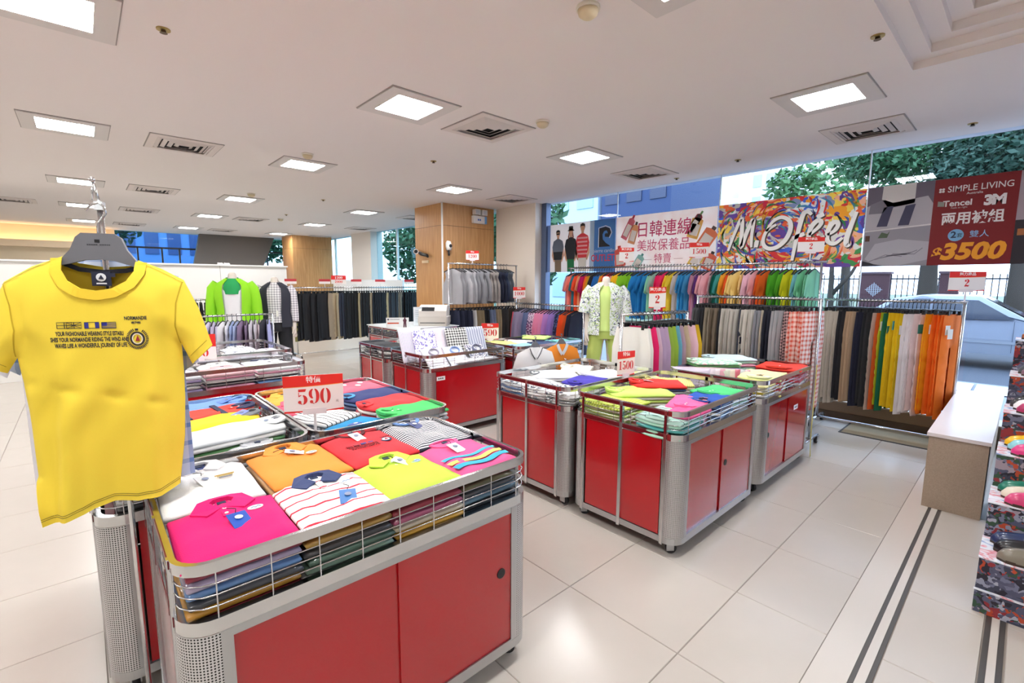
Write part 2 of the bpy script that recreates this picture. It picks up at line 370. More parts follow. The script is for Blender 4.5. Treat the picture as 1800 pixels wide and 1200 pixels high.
# windows beyond the column
for n, (y0, y1) in enumerate(((7.3, 10.5), (10.5, 12.9), (14.2, BACK))):
    w = empty('window_%d' % (7+n), (GX, (y0+y1)/2, 0)); struct(w, 'tall window beyond the wood column')
    h = (y1-y0)/2; MB().box(0, .012, -h, h, .1, CEIL).build('pane', GLASS2, w)
    MB().box(-.03, .03, -.02, .02, .1, CEIL).build('mullion', WHITE, w)
struct(MB().box(6.25, 6.62, 12.9, 14.2, 0, CEIL).build('wall_pier', M('#e6ded6', .75)), 'white pier between the far windows')
lowp = MB().box(6.12, 6.17, 10.9, 15.4, 0, 1.62).build('wall_low_panel', M('#e9ebec', .6)); struct(lowp, 'white low panel in front of the far windows')
for n, (x0, x1) in enumerate(((.83, 2.75), (2.75, 6.45))):
    w = empty('window_%d' % (10+n), ((x0+x1)/2, BACK+.05, 0)); struct(w, 'dark blue rear window above the partition')
    h = (x1-x0)/2; MB().box(-h, h, 0, .012, 0, CEIL).build('pane', GLASS2, w)
    MB().box(-h, h, -.03, .03, 2.52, 2.57).build('transom', BLACK, w)
    for k in (-.5, .1, .55): MB().box(h*k-.02, h*k+.02, -.03, .03, 0, 2.52).build('mullion', BLACK, w)

# wood columns
def woodmat():
    m, N, L, p = newmat('m_wood'); p.inputs['Roughness'].default_value = .42
    tc = N.new('ShaderNodeTexCoord'); mp = N.new('ShaderNodeMapping'); mp.inputs['Scale'].default_value = (9, 9, .6); L.new(tc.outputs['Object'], mp.inputs[0])
    nz = N.new('ShaderNodeTexNoise'); nz.inputs['Scale'].default_value = 4; nz.inputs['Detail'].default_value = 5; L.new(mp.outputs[0], nz.inputs['Vector'])
    rp = N.new('ShaderNodeValToRGB'); rp.color_ramp.elements[0].position = .3; rp.color_ramp.elements[1].position = .75
    rp.color_ramp.elements[0].color = (*lin('#b9854f'), 1); rp.color_ramp.elements[1].color = (*lin('#d3a26a'), 1)
    L.new(nz.outputs[0], rp.inputs[0]); L.new(rp.outputs[0], p.inputs['Base Color']); return m
WOOD = woodmat()
def column(x0, x1, y0, y1, label, n):
    c = MB().box(x0+.012, x1-.012, y0+.012, y1-.012, 0, CEIL).build('wall_column_%d' % n, M('#4c3722', .8)); struct(c, label)
    for z0, z1 in ((0, 2.6), (2.606, CEIL)):
        MB().box(x0, x1, y0, y0+.012, z0, z1).build('panel', WOOD, c); MB().box(x0, x0+.012, y0+.0125, y1, z0, z1).build('panel', WOOD, c)
        MB().box(x1-.012, x1, y0+.0125, y1, z0, z1).build('panel', WOOD, c)
    return c
c1 = column(4.97, 6.2, 7.35, 8.3, 'honey-brown wood-clad column carrying a white emergency lamp', 1)
column(4.97, 6.2, 15.6, 16.6, 'wood-clad column far back beside the slanted wall', 2)
pp = MB().cyl((4.955, 7.335, 0), (4.955, 7.335, CEIL), .018, 10).build('conduit', WHITE); tag(pp, 'thin white pipe running up the corner of the wood column', 'pipe')
em = empty('emergency_light', (5.80, 7.35, 2.69)); tag(em, 'white twin-head emergency lamp box high on the wood column', 'lamp')
MB().box(-.16, .16, -.07, 0, 0, .14).build('housing', M('#e9e6e4', .4), em)
for s in (-.085, .085):
    h = MB().box(s-.06, s+.06, -.11, -.01, .155, .255).build('lamp_head', M('#e5e2e0', .35), em)
    MB().box(s-.045, s+.045, -.114, -.11, .168, .242).build('lens', M('#c9cdd2', .15), h)
[MB().box(-.06+q*.045, -.03+q*.045, -.0715, -.07, .05, .085).build('printed_mark', M('#3f74c4', .5), em) for q in range(2)]; MB().box(.11, .16, -.075, -.07, .0, .14).build('side_panel', M('#6fa3d8', .4), em)
sc_ = empty('security_camera', (5.06, 7.33, 2.15)); tag(sc_, 'white dome security camera on the corner of the wood column', 'camera')
MB().tube([(0, 0, .16), (0, -.03, .14), (0, -.05, .06), (0, -.05, .0)], [.02, .05, .06, .045], 12).build('housing', WHITE, sc_)
MB().disc((0, -.115, .075), .03, 1, 14, .012).build('lens', BLACK, sc_); MB().cyl((0, -.04, .0), (.01, -.04, -.1), .018).build('bracket', DKGREY, sc_)
sc2 = empty('security_camera', (4.94, 7.95, 2.10)); tag(sc2, 'bullet security camera with dark bracket on the left face of the wood column', 'camera')
MB().cyl((-.02, .25, .06), (-.1, .12, .05), .05).build('housing', WHITE, sc2); MB().cyl((-.1, .12, .05), (-.104, .113, .05), .035).build('lens', BLACK, sc2)
MB().tube([(-.02, .12, .03), (-.05, 0, .0), (-.02, -.14, -.03), (-.05, -.22, -.06)], [.03, .035, .03, .02]).build('bracket', BLACK, sc2)
tag(MB().box(4.95, 4.968, 7.82, 8.04, 1.93, 1.98).build('wall_plate', M('#e8cfa6', .4)), 'small pale plate below the bullet camera on the wood column', 'plate')

# ---------------------------------------------------------------- ceiling fittings
FRM = M('#ddd6d2', .55); DIFF = M('#ffffff', .4, emit=LAMP); LOUV = M('#d2d4d8', .3, .3)
def ring_mesh(o, i, z0, z1, mat, name='frame'):
    mb = MB(); mb.box(-o, o, i, o, z0, z1); mb.box(-o, o, -o, -i, z0, z1); mb.box(-o, -i, -i, i, z0, z1); mb.box(i, o, -i, i, z0, z1); return mb.mesh(name, mat)
lf = ring_mesh(.305, .2, -.012, 0, FRM); lg = ring_mesh(.312, .306, -.006, 0, M('#a49c97', .8), 'shadow_gap')
ld = MB().box(-.199, .199, -.199, .199, -.006, -.001).mesh('diffuser', DIFF)
lv = MB()
for k in range(1, 6): lv.box(-.199, .199, -.2+k*.0667-.002, -.2+k*.0667+.002, -.011, -.0065)
lv = lv.mesh('louvre', LOUV)
colname = {-2.2: 'outermost left', .03: 'left', 2.12: 'middle', 4.40: 'right'}
rown = {-1.3: 'behind', 1.2: 'front', 3.6: 'second', 6.22: 'third', 9.5: 'fourth', 12.4: 'fifth', 15.5: 'rearmost'}
def ceiling_light(x, y, c, r):
    t = empty('ceiling_light', (x, y, CEIL)); tag(t, 'square recessed ceiling light in the %s column, %s row' % (c, r), 'ceiling light', 'recessed ceiling lights')
    obj('frame', lf, t); obj('shadow_gap', lg, t); obj('diffuser', ld, t); obj('louvre', lv, t)
for y, rn in rown.items():
    for x, cn in colname.items():
        if y in (-1.3,) and x > 1: continue
        if cn == 'outermost left' and y > 10: continue
        ceiling_light(x+(.02*(y-3.6)/1.5 if x > 1 and y > 3 else -.06+.018*(y-3.6) if x > -1 and x < 1 else 0), y, cn, rn)
for y in (6.22, 9.5): ceiling_light(-4.4, y, 'far-left', rown[y])
vf = ring_mesh(.31, .245, -.010, 0, M('#e2d6d0', .6)); vb = MB().box(-.2, .2, -.2, .2, -.003, -.001).mesh('backing', M('#1c1a1a', .9))
def vent_ring(o):
    mb = MB(); i = o-.034
    for q in range(4):
        a = q*PI/2; R = Matrix.Rotation(a, 3, 'Z')
        vs = [R @ Vector(p) for p in ((-o, -o, -.002), (o, -o, -.002), (i, -i, -.016), (-i, -i, -.016), (-o, -o, -.005), (o, -o, -.005), (i, -i, -.019), (-i, -i, -.019))]
        mb.add(vs, [(0, 1, 2, 3), (7, 6, 5, 4), (2, 6, 7, 3)])
    return mb.mesh('louvre', M('#d8cdc8', .6))
vr = [vent_ring(o) for o in (.245, .19, .135, .08)]
vs_ = ring_mesh(.318, .311, -.006, 0, M('#a49c97', .8), 'shadow_gap')
vx = {.9: 'left', 2.95: 'middle', 5.62: 'right'}
for x, cn in vx.items():
    for y, rn in ((1.18, 'front'), (3.58, 'second'), (6.22, 'third'), (9.5, 'fourth'), (12.4, 'fifth'), (15.6, 'rearmost')):
        if (y == 1.18 and cn != 'right') or (cn == 'left' and y == 3.58): continue
        if (cn == 'middle' and y > 3.6 and y < 12): continue
        t = empty('air_vent', (x+.012*(y-3.5), y, CEIL)); tag(t, 'square four-way ceiling air vent in the %s column, %s row' % (cn, rn), 'air vent', 'ceiling air vents')
        obj('frame', vf, t); obj('backing', vb, t); obj('shadow_gap', vs_, t)
        for r_ in vr: obj('louvre', r_, t)
t = empty('air_vent', (-.78, 12.4, CEIL)); tag(t, 'square ceiling air vent above the cream back wall at the left edge', 'air vent', 'ceiling air vents')
obj('frame', vf, t); obj('backing', vb, t); [obj('louvre', r_, t) for r_ in vr]
def detector(x, y, label):
    t = empty('smoke_detector', (x, y, CEIL)); tag(t, label, 'smoke detector', 'smoke detectors')
    MB().tube([(0, 0, 0), (0, 0, -.018)], [.062, .062], 18).build('base', M('#e8dfcf', .5), t)
    MB().tube([(0, 0, -.018), (0, 0, -.04), (0, 0, -.055), (0, 0, -.058)], [.055, .05, .03, .01], 18).build('sensor_head', M('#d9c7a4', .5), t)
for x, y, l in ((2.084, 1.703, 'large white smoke detector at the top centre of the ceiling'), (3.18, 3.09, 'cream smoke detector right of the middle air vent'), (2.02, 5.66, 'cream smoke detector next to the third-row middle light'), (2.2, 8.8, 'small smoke detector near the fourth-row middle light'), (3.53, 11.8, 'tiny smoke detector far back above the trouser racks')): detector(x, y, l)
def sprinkler(x, y, label, lamp=False):
    t = empty('sprinkler', (x, y, CEIL)); tag(t, label, 'sprinkler', 'ceiling sprinklers')
    MB().disc((0, 0, -.006), .035, 2, 16, .006).build('escutcheon', M('#b59a5b' if not lamp else '#efeae6', .4, .4), t); MB().tube([(0, 0, -.006), (0, 0, -.02), (0, 0, -.022)], [.012, .014, .02], 10).build('head', M('#6b5740', .5, .4), t)
for x, y, l in ((.47, 3.494, 'brass ceiling sprinkler beside the large near-left light'), (3.553, .742, 'ceiling sprinkler left of the stepped recess'), (5.814, 2.459, 'ceiling sprinkler above the painted banner'), (3.237, 4.953, 'ceiling sprinkler in front of the right-column third light'), (3.289, 8.569, 'ceiling sprinkler before the far right lights'), (6.2, 3.44, 'ceiling sprinkler at the window edge'), (6.05, .495, 'ceiling sprinkler near the window above the red banner'), (3.407, 10.99, 'ceiling sprinkler far back near the wood column')): sprinkler(x, y, l)
# ================================================================ display carts
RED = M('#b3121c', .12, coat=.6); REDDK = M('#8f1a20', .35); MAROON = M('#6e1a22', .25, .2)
def rrect(x0, x1, y0, y1, r, n=6):
    pts = []
    for cx, cy, a0 in ((x1-r, y0+r, -90), (x1-r, y1-r, 0), (x0+r, y1-r, 90), (x0+r, y0+r, 180)):
        for k in range(n+1):
            a = math.radians(a0+90*k/n); pts.append((cx+r*math.cos(a), cy+r*math.sin(a)))
    return pts
def band(mb, x0, x1, y0, y1, r, z0, z1, t):
    o = rrect(x0, x1, y0, y1, r); i = rrect(x0+t, x1-t, y0+t, y1-t, max(.004, r-t)); n = len(o)
    vs = [(x, y, z0) for x, y in o]+[(x, y, z1) for x, y in o]+[(x, y, z0) for x, y in i]+[(x, y, z1) for x, y in i]; fs = []
    for k in range(n):
        j = (k+1) % n
        fs += [(k, j, n+j, n+k), (2*n+k, 3*n+k, 3*n+j, 2*n+j), (n+k, n+j, 3*n+j, 3*n+k), (k, 2*n+k, 2*n+j, j)]
    mb.add(vs, fs, False)
_cw = MB(); _cw.cyl((-.012, 0, .032), (.012, 0, .032), .032, 16); _cw = _cw.mesh('wheel', M('#232427', .5))
_hub = MB(); _hub.cyl((-.0135, 0, .032), (.0135, 0, .032), .015, 12); _hub = _hub.mesh('hub', M('#9aa3a8', .4, .5))
_fork = MB(); _fork.box(-.018, -.0135, -.014, .03, .02, .07); _fork.box(.0135, .018, -.014, .03, .02, .07); _fork.box(-.02, .02, -.02, .035, .066, .076); _fork = _fork.mesh('caster', STEEL)
def caster(parent, x, y, rz, z=0):
    c = obj('caster', _fork, parent, (x, y, z), rz); w = obj('wheel', _cw, c); obj('hub', _hub, c); return c
PERF = perforated()
def corner_mesh(r, z0, z1, n=8):
    mb = MB(); vs = []; fs = []
    for k in range(n+1):
        a = PI+PI/2*k/n; vs += [(r+r*math.cos(a), r+r*math.sin(a), z0), (r+r*math.cos(a), r+r*math.sin(a), z1)]
    for k in range(n): fs.append((2*k, 2*k+2, 2*k+3, 2*k+1))
    mb.add(vs, fs, True); me = mb.mesh('corner_panel', PERF); uv = me.uv_layers.new(name='uv')
    for p in me.polygons:
        for li in p.loop_indices:
            vi = me.loops[li].vertex_index; uv.data[li].uv = ((vi//2)/n*PI/2*r, vs[vi][2])
    return me
def cart(name, x0, x1, y0, y1, zt, label, doors_y=True, hole='left', maroon=True, sticker=None, panels_x=2, basket=True):
    cx, cy = (x0+x1)/2, (y0+y1)/2; w, d = (x1-x0)/2, (y1-y0)/2; r = .085
    t = empty('display_cart', (cx, cy, 0)); tag(t, label, 'cart', 'red display carts')
    mb = MB(); band(mb, -w, w, -d, d, r, .078, .115, .022); mb.build('base_frame', STEEL, t)
    MB().box(-w+.034, w-.034, -d+.034, d-.034, .085, .1).build('base_board', M('#7a6f68', .8), t)
    mb = MB(); band(mb, -w, w, -d, d, r, .69, .728, .022); mb.build('middle_frame', CHROME, t)
    mb = MB(); band(mb, -w, w, -d, d, r, zt-.03, zt, .014); mb.build('top_rail', CHROME, t)
    MB().box(-w+.034, w-.034, -d+.034, d-.034, .66, .69).build('tray', M('#6b1a1e', .6), t)
    cm = corner_mesh(r, .116, .689)
    for sx, sy, a in ((-1, -1, 0), (1, -1, PI/2), (1, 1, PI), (-1, 1, -PI/2)): obj('corner_panel', cm, t, (sx*w, sy*d, 0), a)
    # stiles
    st = .028
    for sx in (-1, 1):
        for sy in (-1, 1):
            MB().box(sx*(w-r)-(st if sx > 0 else 0), sx*(w-r)+(0 if sx > 0 else st), sy*d-(.02 if sy > 0 else 0), sy*d+(.02 if sy < 0 else 0), .116, .689).build('stile', STEEL, t)
            MB().box(sx*w-(.02 if sx > 0 else 0), sx*w+(.02 if sx < 0 else 0), sy*(d-r)-(st if sy > 0 else 0), sy*(d-r)+(0 if sy > 0 else st), .116, .689).build('stile', STEEL, t)
    # fronts: y sides and x sides
    def side(axis, s, L, D, kind):
        a0, a1 = -L+r+st, L-r-st
        def bx(u0, u1, o0, o1, z0, z1, mb):
            lo, hi = sorted((s*(D-o0), s*(D-o1)))
            if axis == 'y': mb.box(u0, u1, lo, hi, z0, z1)
            else: mb.box(lo, hi, u0, u1, z0, z1)
            return mb
        if kind == 'doors':
            m = (a0+a1)/2
            for q, (u0, u1, o) in enumerate(((a0, m+.01, .014), (m-.01, a1, .006))):
                dr = bx(u0, u1, o, o+.006, .118, .688, MB()).build('door', RED, t)
                if hole and (q == (0 if hole == 'left0' else 1)):
                    hu = {'left': u0+.05, 'right': u1-.05, 'left0': u0+.05}[hole]
                    p = (hu, s*(D-o), .43) if axis == 'y' else (s*(D-o), hu, .43)
                    mb = MB(); ax = 1 if axis == 'y' else 0; mb.disc(p, .02, ax, 16, .003*s); mb.build('finger_hole', BLACK, dr)
            bx(a0, a1, .002, .02, .665, .689, MB()).build('door_track', STEEL, t); bx(a0, a1, .0, .02, .115, .122, MB()).build('door_track', STEEL, t)
        else:
            n = panels_x if axis == 'x' else 1
            for k in range(n):
                u0, u1 = a0+(a1-a0)*k/n+.008, a0+(a1-a0)*(k+1)/n-.008
                bx(u0, u1, .006, .012, .118, .688, MB()).build('panel', RED, t)
            for k in range(1, n):
                u = a0+(a1-a0)*k/n; bx(u-.011, u+.011, -.006, .014, .07, zt-.002, MB()).build('post', CHROME, t)
            if n > 1:
                for u in (-L+r+.012, L-r-.012): bx(u-.009, u+.009, -.004, .006, .07, zt-.002, MB()).build('post', CHROME, t)
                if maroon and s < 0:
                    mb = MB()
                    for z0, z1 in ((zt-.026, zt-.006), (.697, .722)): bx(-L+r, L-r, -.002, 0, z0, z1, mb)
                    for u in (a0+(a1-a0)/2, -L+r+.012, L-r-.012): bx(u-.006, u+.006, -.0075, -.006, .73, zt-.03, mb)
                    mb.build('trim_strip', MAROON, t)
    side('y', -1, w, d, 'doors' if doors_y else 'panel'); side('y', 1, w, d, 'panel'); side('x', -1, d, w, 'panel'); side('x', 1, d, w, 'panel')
    if basket:
        mb = MB(); zs = [.728+(zt-.03-.728)*k/4 for k in (1, 2, 3)]
        for z in zs:
            p = rrect(-w+.006, w-.006, -d+.006, d-.006, r-.004, 4); mb.tube([(x, y, z) for x, y in p]+[(p[0][0], p[0][1], z)], .0022, 5, False)
        n = max(3, round(2*(w-r)/.13))
        for k in range(n+1):
            u = -w+r+2*(w-r)*k/n
            for s in (-1, 1): mb.tube([(u, s*(d-.006), .728), (u, s*(d-.006), zt-.03)], .0022, 5, False)
        n = max(3, round(2*(d-r)/.13))
        for k in range(n+1):
            u = -d+r+2*(d-r)*k/n
            for s in (-1, 1): mb.tube([(s*(w-.006), u, .728), (s*(w-.006), u, zt-.03)], .0022, 5, False)
        mb.build('wire_basket', CHROME, t)
    for sx in (-1, 1):
        for sy in (-1, 1): caster(t, sx*(w-.07), sy*(d-.07), rnd.uniform(-.9, .9))
    if sticker:
        u, z = sticker; s_ = MB().box(u-.05, u+.05, -d+.0055, -d+.0065, z-.02, z+.02).build('sticker', M('#efefef', .5), t)
        mb = MB(); [mb.box(u-.03+q*.022, u-.016+q*.022, -d+.005, -d+.0056, z-.008, z+.007) for q in range(3)]; mb.build('sticker_print', M('#3a3a3c', .6), s_)
    return t
ZA = .88; ZC = .86
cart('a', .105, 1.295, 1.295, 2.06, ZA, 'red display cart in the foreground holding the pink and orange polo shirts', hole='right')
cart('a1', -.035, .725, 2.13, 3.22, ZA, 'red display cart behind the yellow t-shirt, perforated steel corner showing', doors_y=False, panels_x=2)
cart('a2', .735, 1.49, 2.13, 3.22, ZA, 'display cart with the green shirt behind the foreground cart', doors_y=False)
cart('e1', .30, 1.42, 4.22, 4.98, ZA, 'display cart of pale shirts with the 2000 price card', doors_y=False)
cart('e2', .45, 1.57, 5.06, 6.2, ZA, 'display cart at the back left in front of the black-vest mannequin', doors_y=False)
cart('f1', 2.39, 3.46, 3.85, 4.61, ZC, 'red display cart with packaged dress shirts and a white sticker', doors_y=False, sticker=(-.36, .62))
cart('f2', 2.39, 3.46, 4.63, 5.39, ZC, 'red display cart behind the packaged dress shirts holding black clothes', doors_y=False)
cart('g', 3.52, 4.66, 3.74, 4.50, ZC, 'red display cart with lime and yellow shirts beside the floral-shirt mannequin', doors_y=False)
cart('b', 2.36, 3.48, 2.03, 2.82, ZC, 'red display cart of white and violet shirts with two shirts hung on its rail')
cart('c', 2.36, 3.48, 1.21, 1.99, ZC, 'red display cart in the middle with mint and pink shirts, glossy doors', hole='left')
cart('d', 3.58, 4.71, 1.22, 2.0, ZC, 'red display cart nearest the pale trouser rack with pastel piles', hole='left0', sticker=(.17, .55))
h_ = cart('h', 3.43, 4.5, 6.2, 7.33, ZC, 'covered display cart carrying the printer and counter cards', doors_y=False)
MB().box(-.53, .53, -.56, .56, ZC, ZC+.012).build('cover_board', M('#d9dcdc', .4), h_)

# ================================================================ folded shirts
def slab_mesh(w, l, h, seed, name='folded_shirt', shoulders=True, wav=.003, nx=8, ny=10, bulge=.004):
    R = random.Random(seed); ph = [R.uniform(0, 6) for _ in range(6)]; mb = MB(); vs = []; fs = []
    def P(s, t, k):
        x = s*w/2; y = t*l/2
        if shoulders and t > 0: y -= .035*(abs(s)**1.6)*max(0, (t-.6)/.4)
        return x+k*bulge*s, y+k*bulge*t
    for j in range(ny+1):
        for i in range(nx+1):
            s = -1+2*i/nx; t = -1+2*j/ny; e = max(abs(s), abs(t)); x, y = P(s, t, 0)
            z = h-(.35*h if e > .999 else 0)+wav*(math.sin(5*s+ph[0]+3*t)+math.sin(7*t+ph[1]-2*s)+.6*math.sin(11*s+ph[2]))*(1 if e < .999 else .4)
            vs.append((x*(1.0), y, max(.004, z)))
    for j in range(ny):
        for i in range(nx): a = j*(nx+1)+i; fs.append((a, a+1, a+nx+2, a+nx+1))
    rim = [i for i in range(nx+1)]+[(j)*(nx+1)+nx for j in range(1, ny+1)]+[ny*(nx+1)+i for i in range(nx-1, -1, -1)]+[j*(nx+1) for j in range(ny-1, 0, -1)]
    n = len(rim); o = len(vs)
    for r_ in rim:
        x, y, z = vs[r_]; vs.append((x*(1+bulge*2/w), y*(1+bulge*2/l), z*.5))
    for r_ in rim: x, y, z = vs[r_]; vs.append((x*.99, y*.99, 0))
    for k in range(n):
        j = (k+1) % n; fs += [(rim[j], rim[k], o+k, o+j), (o+j, o+k, o+n+k, o+n+j)]
    fs.append([o+n+k for k in range(n)][::-1])
    mb.add(vs, fs, True); return mb.mesh(name, [WHITE])
_slabs = {}
def slab(w, l, h, v=0, sh=True):
    k = (round(w, 2), round(l, 2), round(h, 3), v, sh)
    if k not in _slabs: _slabs[k] = slab_mesh(w, l, h, hash(k[3]) % 97+int(w*1000), shoulders=sh)
    return _slabs[k]
_collars = {}
def flap_meshes(w):
    if w in _collars: return _collars[w]
    mb = MB(); k = w/.28
    for s in (-1, 1):
        top = [(0, .016), (s*.03*k, .015), (s*.062*k, .006), (s*.088*k, -.05), (s*.05*k, -.088), (s*.008*k, -.056), (s*.034*k, -.016), (s*.02*k, -.002), (0, .002)]
        hts = [.011, .011, .009, .002, .002, .003, .010, .012, .012]; n = len(top)
        vs = [(x, y, z+.003) for (x, y), z in zip(top, hts)]+[(x, y, 0) for x, y in top]
        fs = [list(range(n)) if s < 0 else list(range(n))[::-1]]+[(i, (i+1) % n, n+(i+1) % n, n+i) for i in range(n)]
        mb.add(vs, fs, False)
    col = mb.mesh('collar', [WHITE])
    mb = MB(); mb.poly([(-.03*k, -.028), (-.012*k, .0), (.012*k, .0), (.03*k, -.028), (.008*k, -.05), (-.008*k, -.05)], .0035); lin_ = mb.mesh('neck_lining', [WHITE])
    mb = MB(); mb.box(-.012, .012, -.024, -.006, .0035, .006); lab = mb.mesh('neck_label', [M('#1c2a4a', .6)])
    mb = MB(); n = 20; o = [(.062*k*math.cos(a), -.004+.06*math.sin(a)) for a in [PI+PI*i/n for i in range(n+1)]]; mb.ribbon(o, .017, .006); mb.ribbon([(-.055*k, .0), (-.03*k, .008), (0, .010), (.03*k, .008), (.055*k, .0)], .012, .007)
    crew = mb.mesh('neckband', [WHITE])
    mb = MB(); mb.poly([(.06*k*math.cos(PI+PI*i/12), -.004+.058*math.sin(PI+PI*i/12)) for i in range(13)], .002); clin = mb.mesh('neck_lining', [WHITE])
    _collars[w] = (col, lin_, lab, crew, clin); return _collars[w]
_tagm = MB(); _tagm.obox((0, 0, .003), (.026, 0, .0), (0, .036, .004), (0, 0, .0007)); _tagm = _tagm.mesh('price_tag', [WHITE])
_btn = MB(); _btn.disc((0, 0, 0), .0055, 2, 10, .002); _btn = _btn.mesh('button', [M('#efece6', .4)])
_str = MB(); _str.tube([(0, .036, .007), (.006, .05, .012), (.0, .066, .008), (-.008, .078, .004)], .0013, 5); _str = _str.mesh('tag_string', [BLACK])
_plk = MB(); _plk.box(-.011, .011, -.115, -.045, 0, .002); _plk = _plk.mesh('placket', [WHITE])
def folded(x, y, z, rz, label, body, kind='polo', w=.275, l=.36, h=.028, collar=None, lining=None, tagc=None, tagpos=(.0, -.02), tagrot=.3, emblem=None, v=0, tilt=(0, 0), group='folded shirts on the carts', print_=None, cat='shirt'):
    m = body if not isinstance(body, str) else cloth(body)
    o = obj('folded_shirt', slab(w, l, h, v), None, (x, y, z), rot=(tilt[0], tilt[1], rz), mat=m); tag(o, label, cat, group)
    col, lin_, lab, crew, clin = flap_meshes(w); cm = collar if collar is None or not isinstance(collar, str) else cloth(collar)
    if kind == 'polo':
        obj('collar', col, o, (0, l/2-.008, h), mat=cm or m); obj('neck_lining', lin_, o, (0, l/2-.008, h-.001), mat=M(lining, .8) if lining else (cm or m)); obj('neck_label', lab, o, (0, l/2-.008, h-.001))
        obj('placket', _plk, o, (0, l/2-.008, h+.0005), mat=m)
        for q in (.062, .098): obj('button', _btn, o, (0, l/2-.008-q, h+.003))
    elif kind == 'crew':
        obj('neckband', crew, o, (0, l/2-.006, h-.001), mat=cm or m); obj('neck_lining', clin, o, (0, l/2-.006, h), mat=M(lining, .8) if lining else m); obj('neck_label', lab, o, (0, l/2-.012, h+.001))
    if tagc:
        tg = obj('price_tag', _tagm, o, (tagpos[0], tagpos[1], h+.004), rot=(.1, .06, tagrot), mat=M(tagc, .4)); obj('tag_string', _str, tg)
        mb = MB(); mb.disc((0, .008, .0072), .011, 2, 12, .0004); mb.box(-.014, .014, -.014, -.010, .0005, .0012); mb.build('tag_print', M('#f2f4f8' if tagc in ('#1d4fae', '#2258b8', '#33407a') else '#7c86a0', .5), tg)
    if emblem:
        e = MB(); e.disc((.075, .055, h+.001), .022, 2, 18, .002, .014); e.build('chest_emblem', M(emblem, .6), o)
        e = MB(); e.ribbon([(.062, .05), (.07, .058), (.076, .05), (.083, .060), (.09, .05)], .003, .001, lambda a, b, d: (a, b, h+.003+d)); e.build('emblem_print', M('#4f7ea8', .6), o)
    if print_: print_(o, h)
    return o
def layers(x, y, z0, rz, cols, under, w=.27, l=.35, h=.026, group='layers of bagged shirts in the carts', v=0, word='folded shirt'):
    """the shirts lying under a top shirt, bottom one first"""
    n = len(cols); seen_ = {}
    for i, (cname, c) in enumerate(cols):
        m = bagged(c) if isinstance(c, str) else c
        o = obj('folded_shirt', slab(w, l, h, (v+i) % 4), None, (x+rnd.uniform(-.006, .006), y+rnd.uniform(-.006, .006), z0+i*h), rz+rnd.uniform(-.03, .03), mat=m)
        tag(o, '%s shirt, %s up under the %s' % (cname, ORD[i+1], under), 'shirt', group)
    return z0+n*h
GR = '#6b6f73'
TB = .70        # tray top inside the carts
# ---- foreground cart: two rows of four
R1Y, R2Y = 1.50, 1.868
fx = (.268, .555, .835, 1.110); fx2 = (.268, .57, .86, 1.145)
def p_red(o, h):
    k = MB()
    for i, yy in enumerate((.0, -.014, -.028)): pass
    for s_, yy in (('YOUR FASHIONABLE WEARING STYLE ESTABLI', -.012), ('SHES YOUR NORMANDIE RIDING THE WIND AND', -.026), ('WAVES LIFE A WONDERFUL JOURNEY OF LIFE', -.040)):
        lettering(s_, .011, M('#3a1518', .7), o, (-.03, yy, h+.004), rot=(0, 0, 0), width=.14)
    for q in range(4): MB().box(-.09+q*.032, -.066+q*.032, .0, .014, h+.002, h+.0045).build('printed_flag', M(('#b02030', '#a02838', '#2b3f84', '#54407a')[q], .7), o)
    e = MB(); e.disc((.085, -.005, h+.002), .026, 2, 24, .0022); e.build('crest_print', M('#232a52', .7), o); e = MB(); e.disc((.085, -.005, h+.0045), .017, 2, 24, .0006); e.build('crest_print', M('#dfe2ea', .7), o)
    e = MB(); e.poly([(.076, -.013), (.094, -.013), (.087, .007)], .0008, lambda a, b, d: (a, b, h+.0053+d)); e.build('crest_print', M('#b3202a', .7), o)
    lettering('NORMANDIE', .012, M('#3a1518', .7), o, (.085, .032, h+.003), rot=(0, 0, 0))
def p_waves(o, h):
    for c, yy, wd in (('#3fb0c8', -.03, .018), ('#e7e56a', -.075, .024), ('#36a8c4', -.115, .03)):
        mb = MB(); mb.ribbon([(-.132+.264*i/10, yy+.012*math.sin(i*.9)) for i in range(11)], wd, .0012, lambda a, b, d: (a, b, h+.004+d)); mb.build('printed_wave', M(c, .8), o)
def p_white(o, h):
    for q, (c, s_) in enumerate((('#c8a24a', .03), ('#c8b27a', .024), ('#8b8f9a', .02))):
        MB().box(.06-s_, .06+s_, .03-.012*q, .036-.012*q, h+.002, h+.0042).build('chest_print', M(c, .7), o)
BS = .028
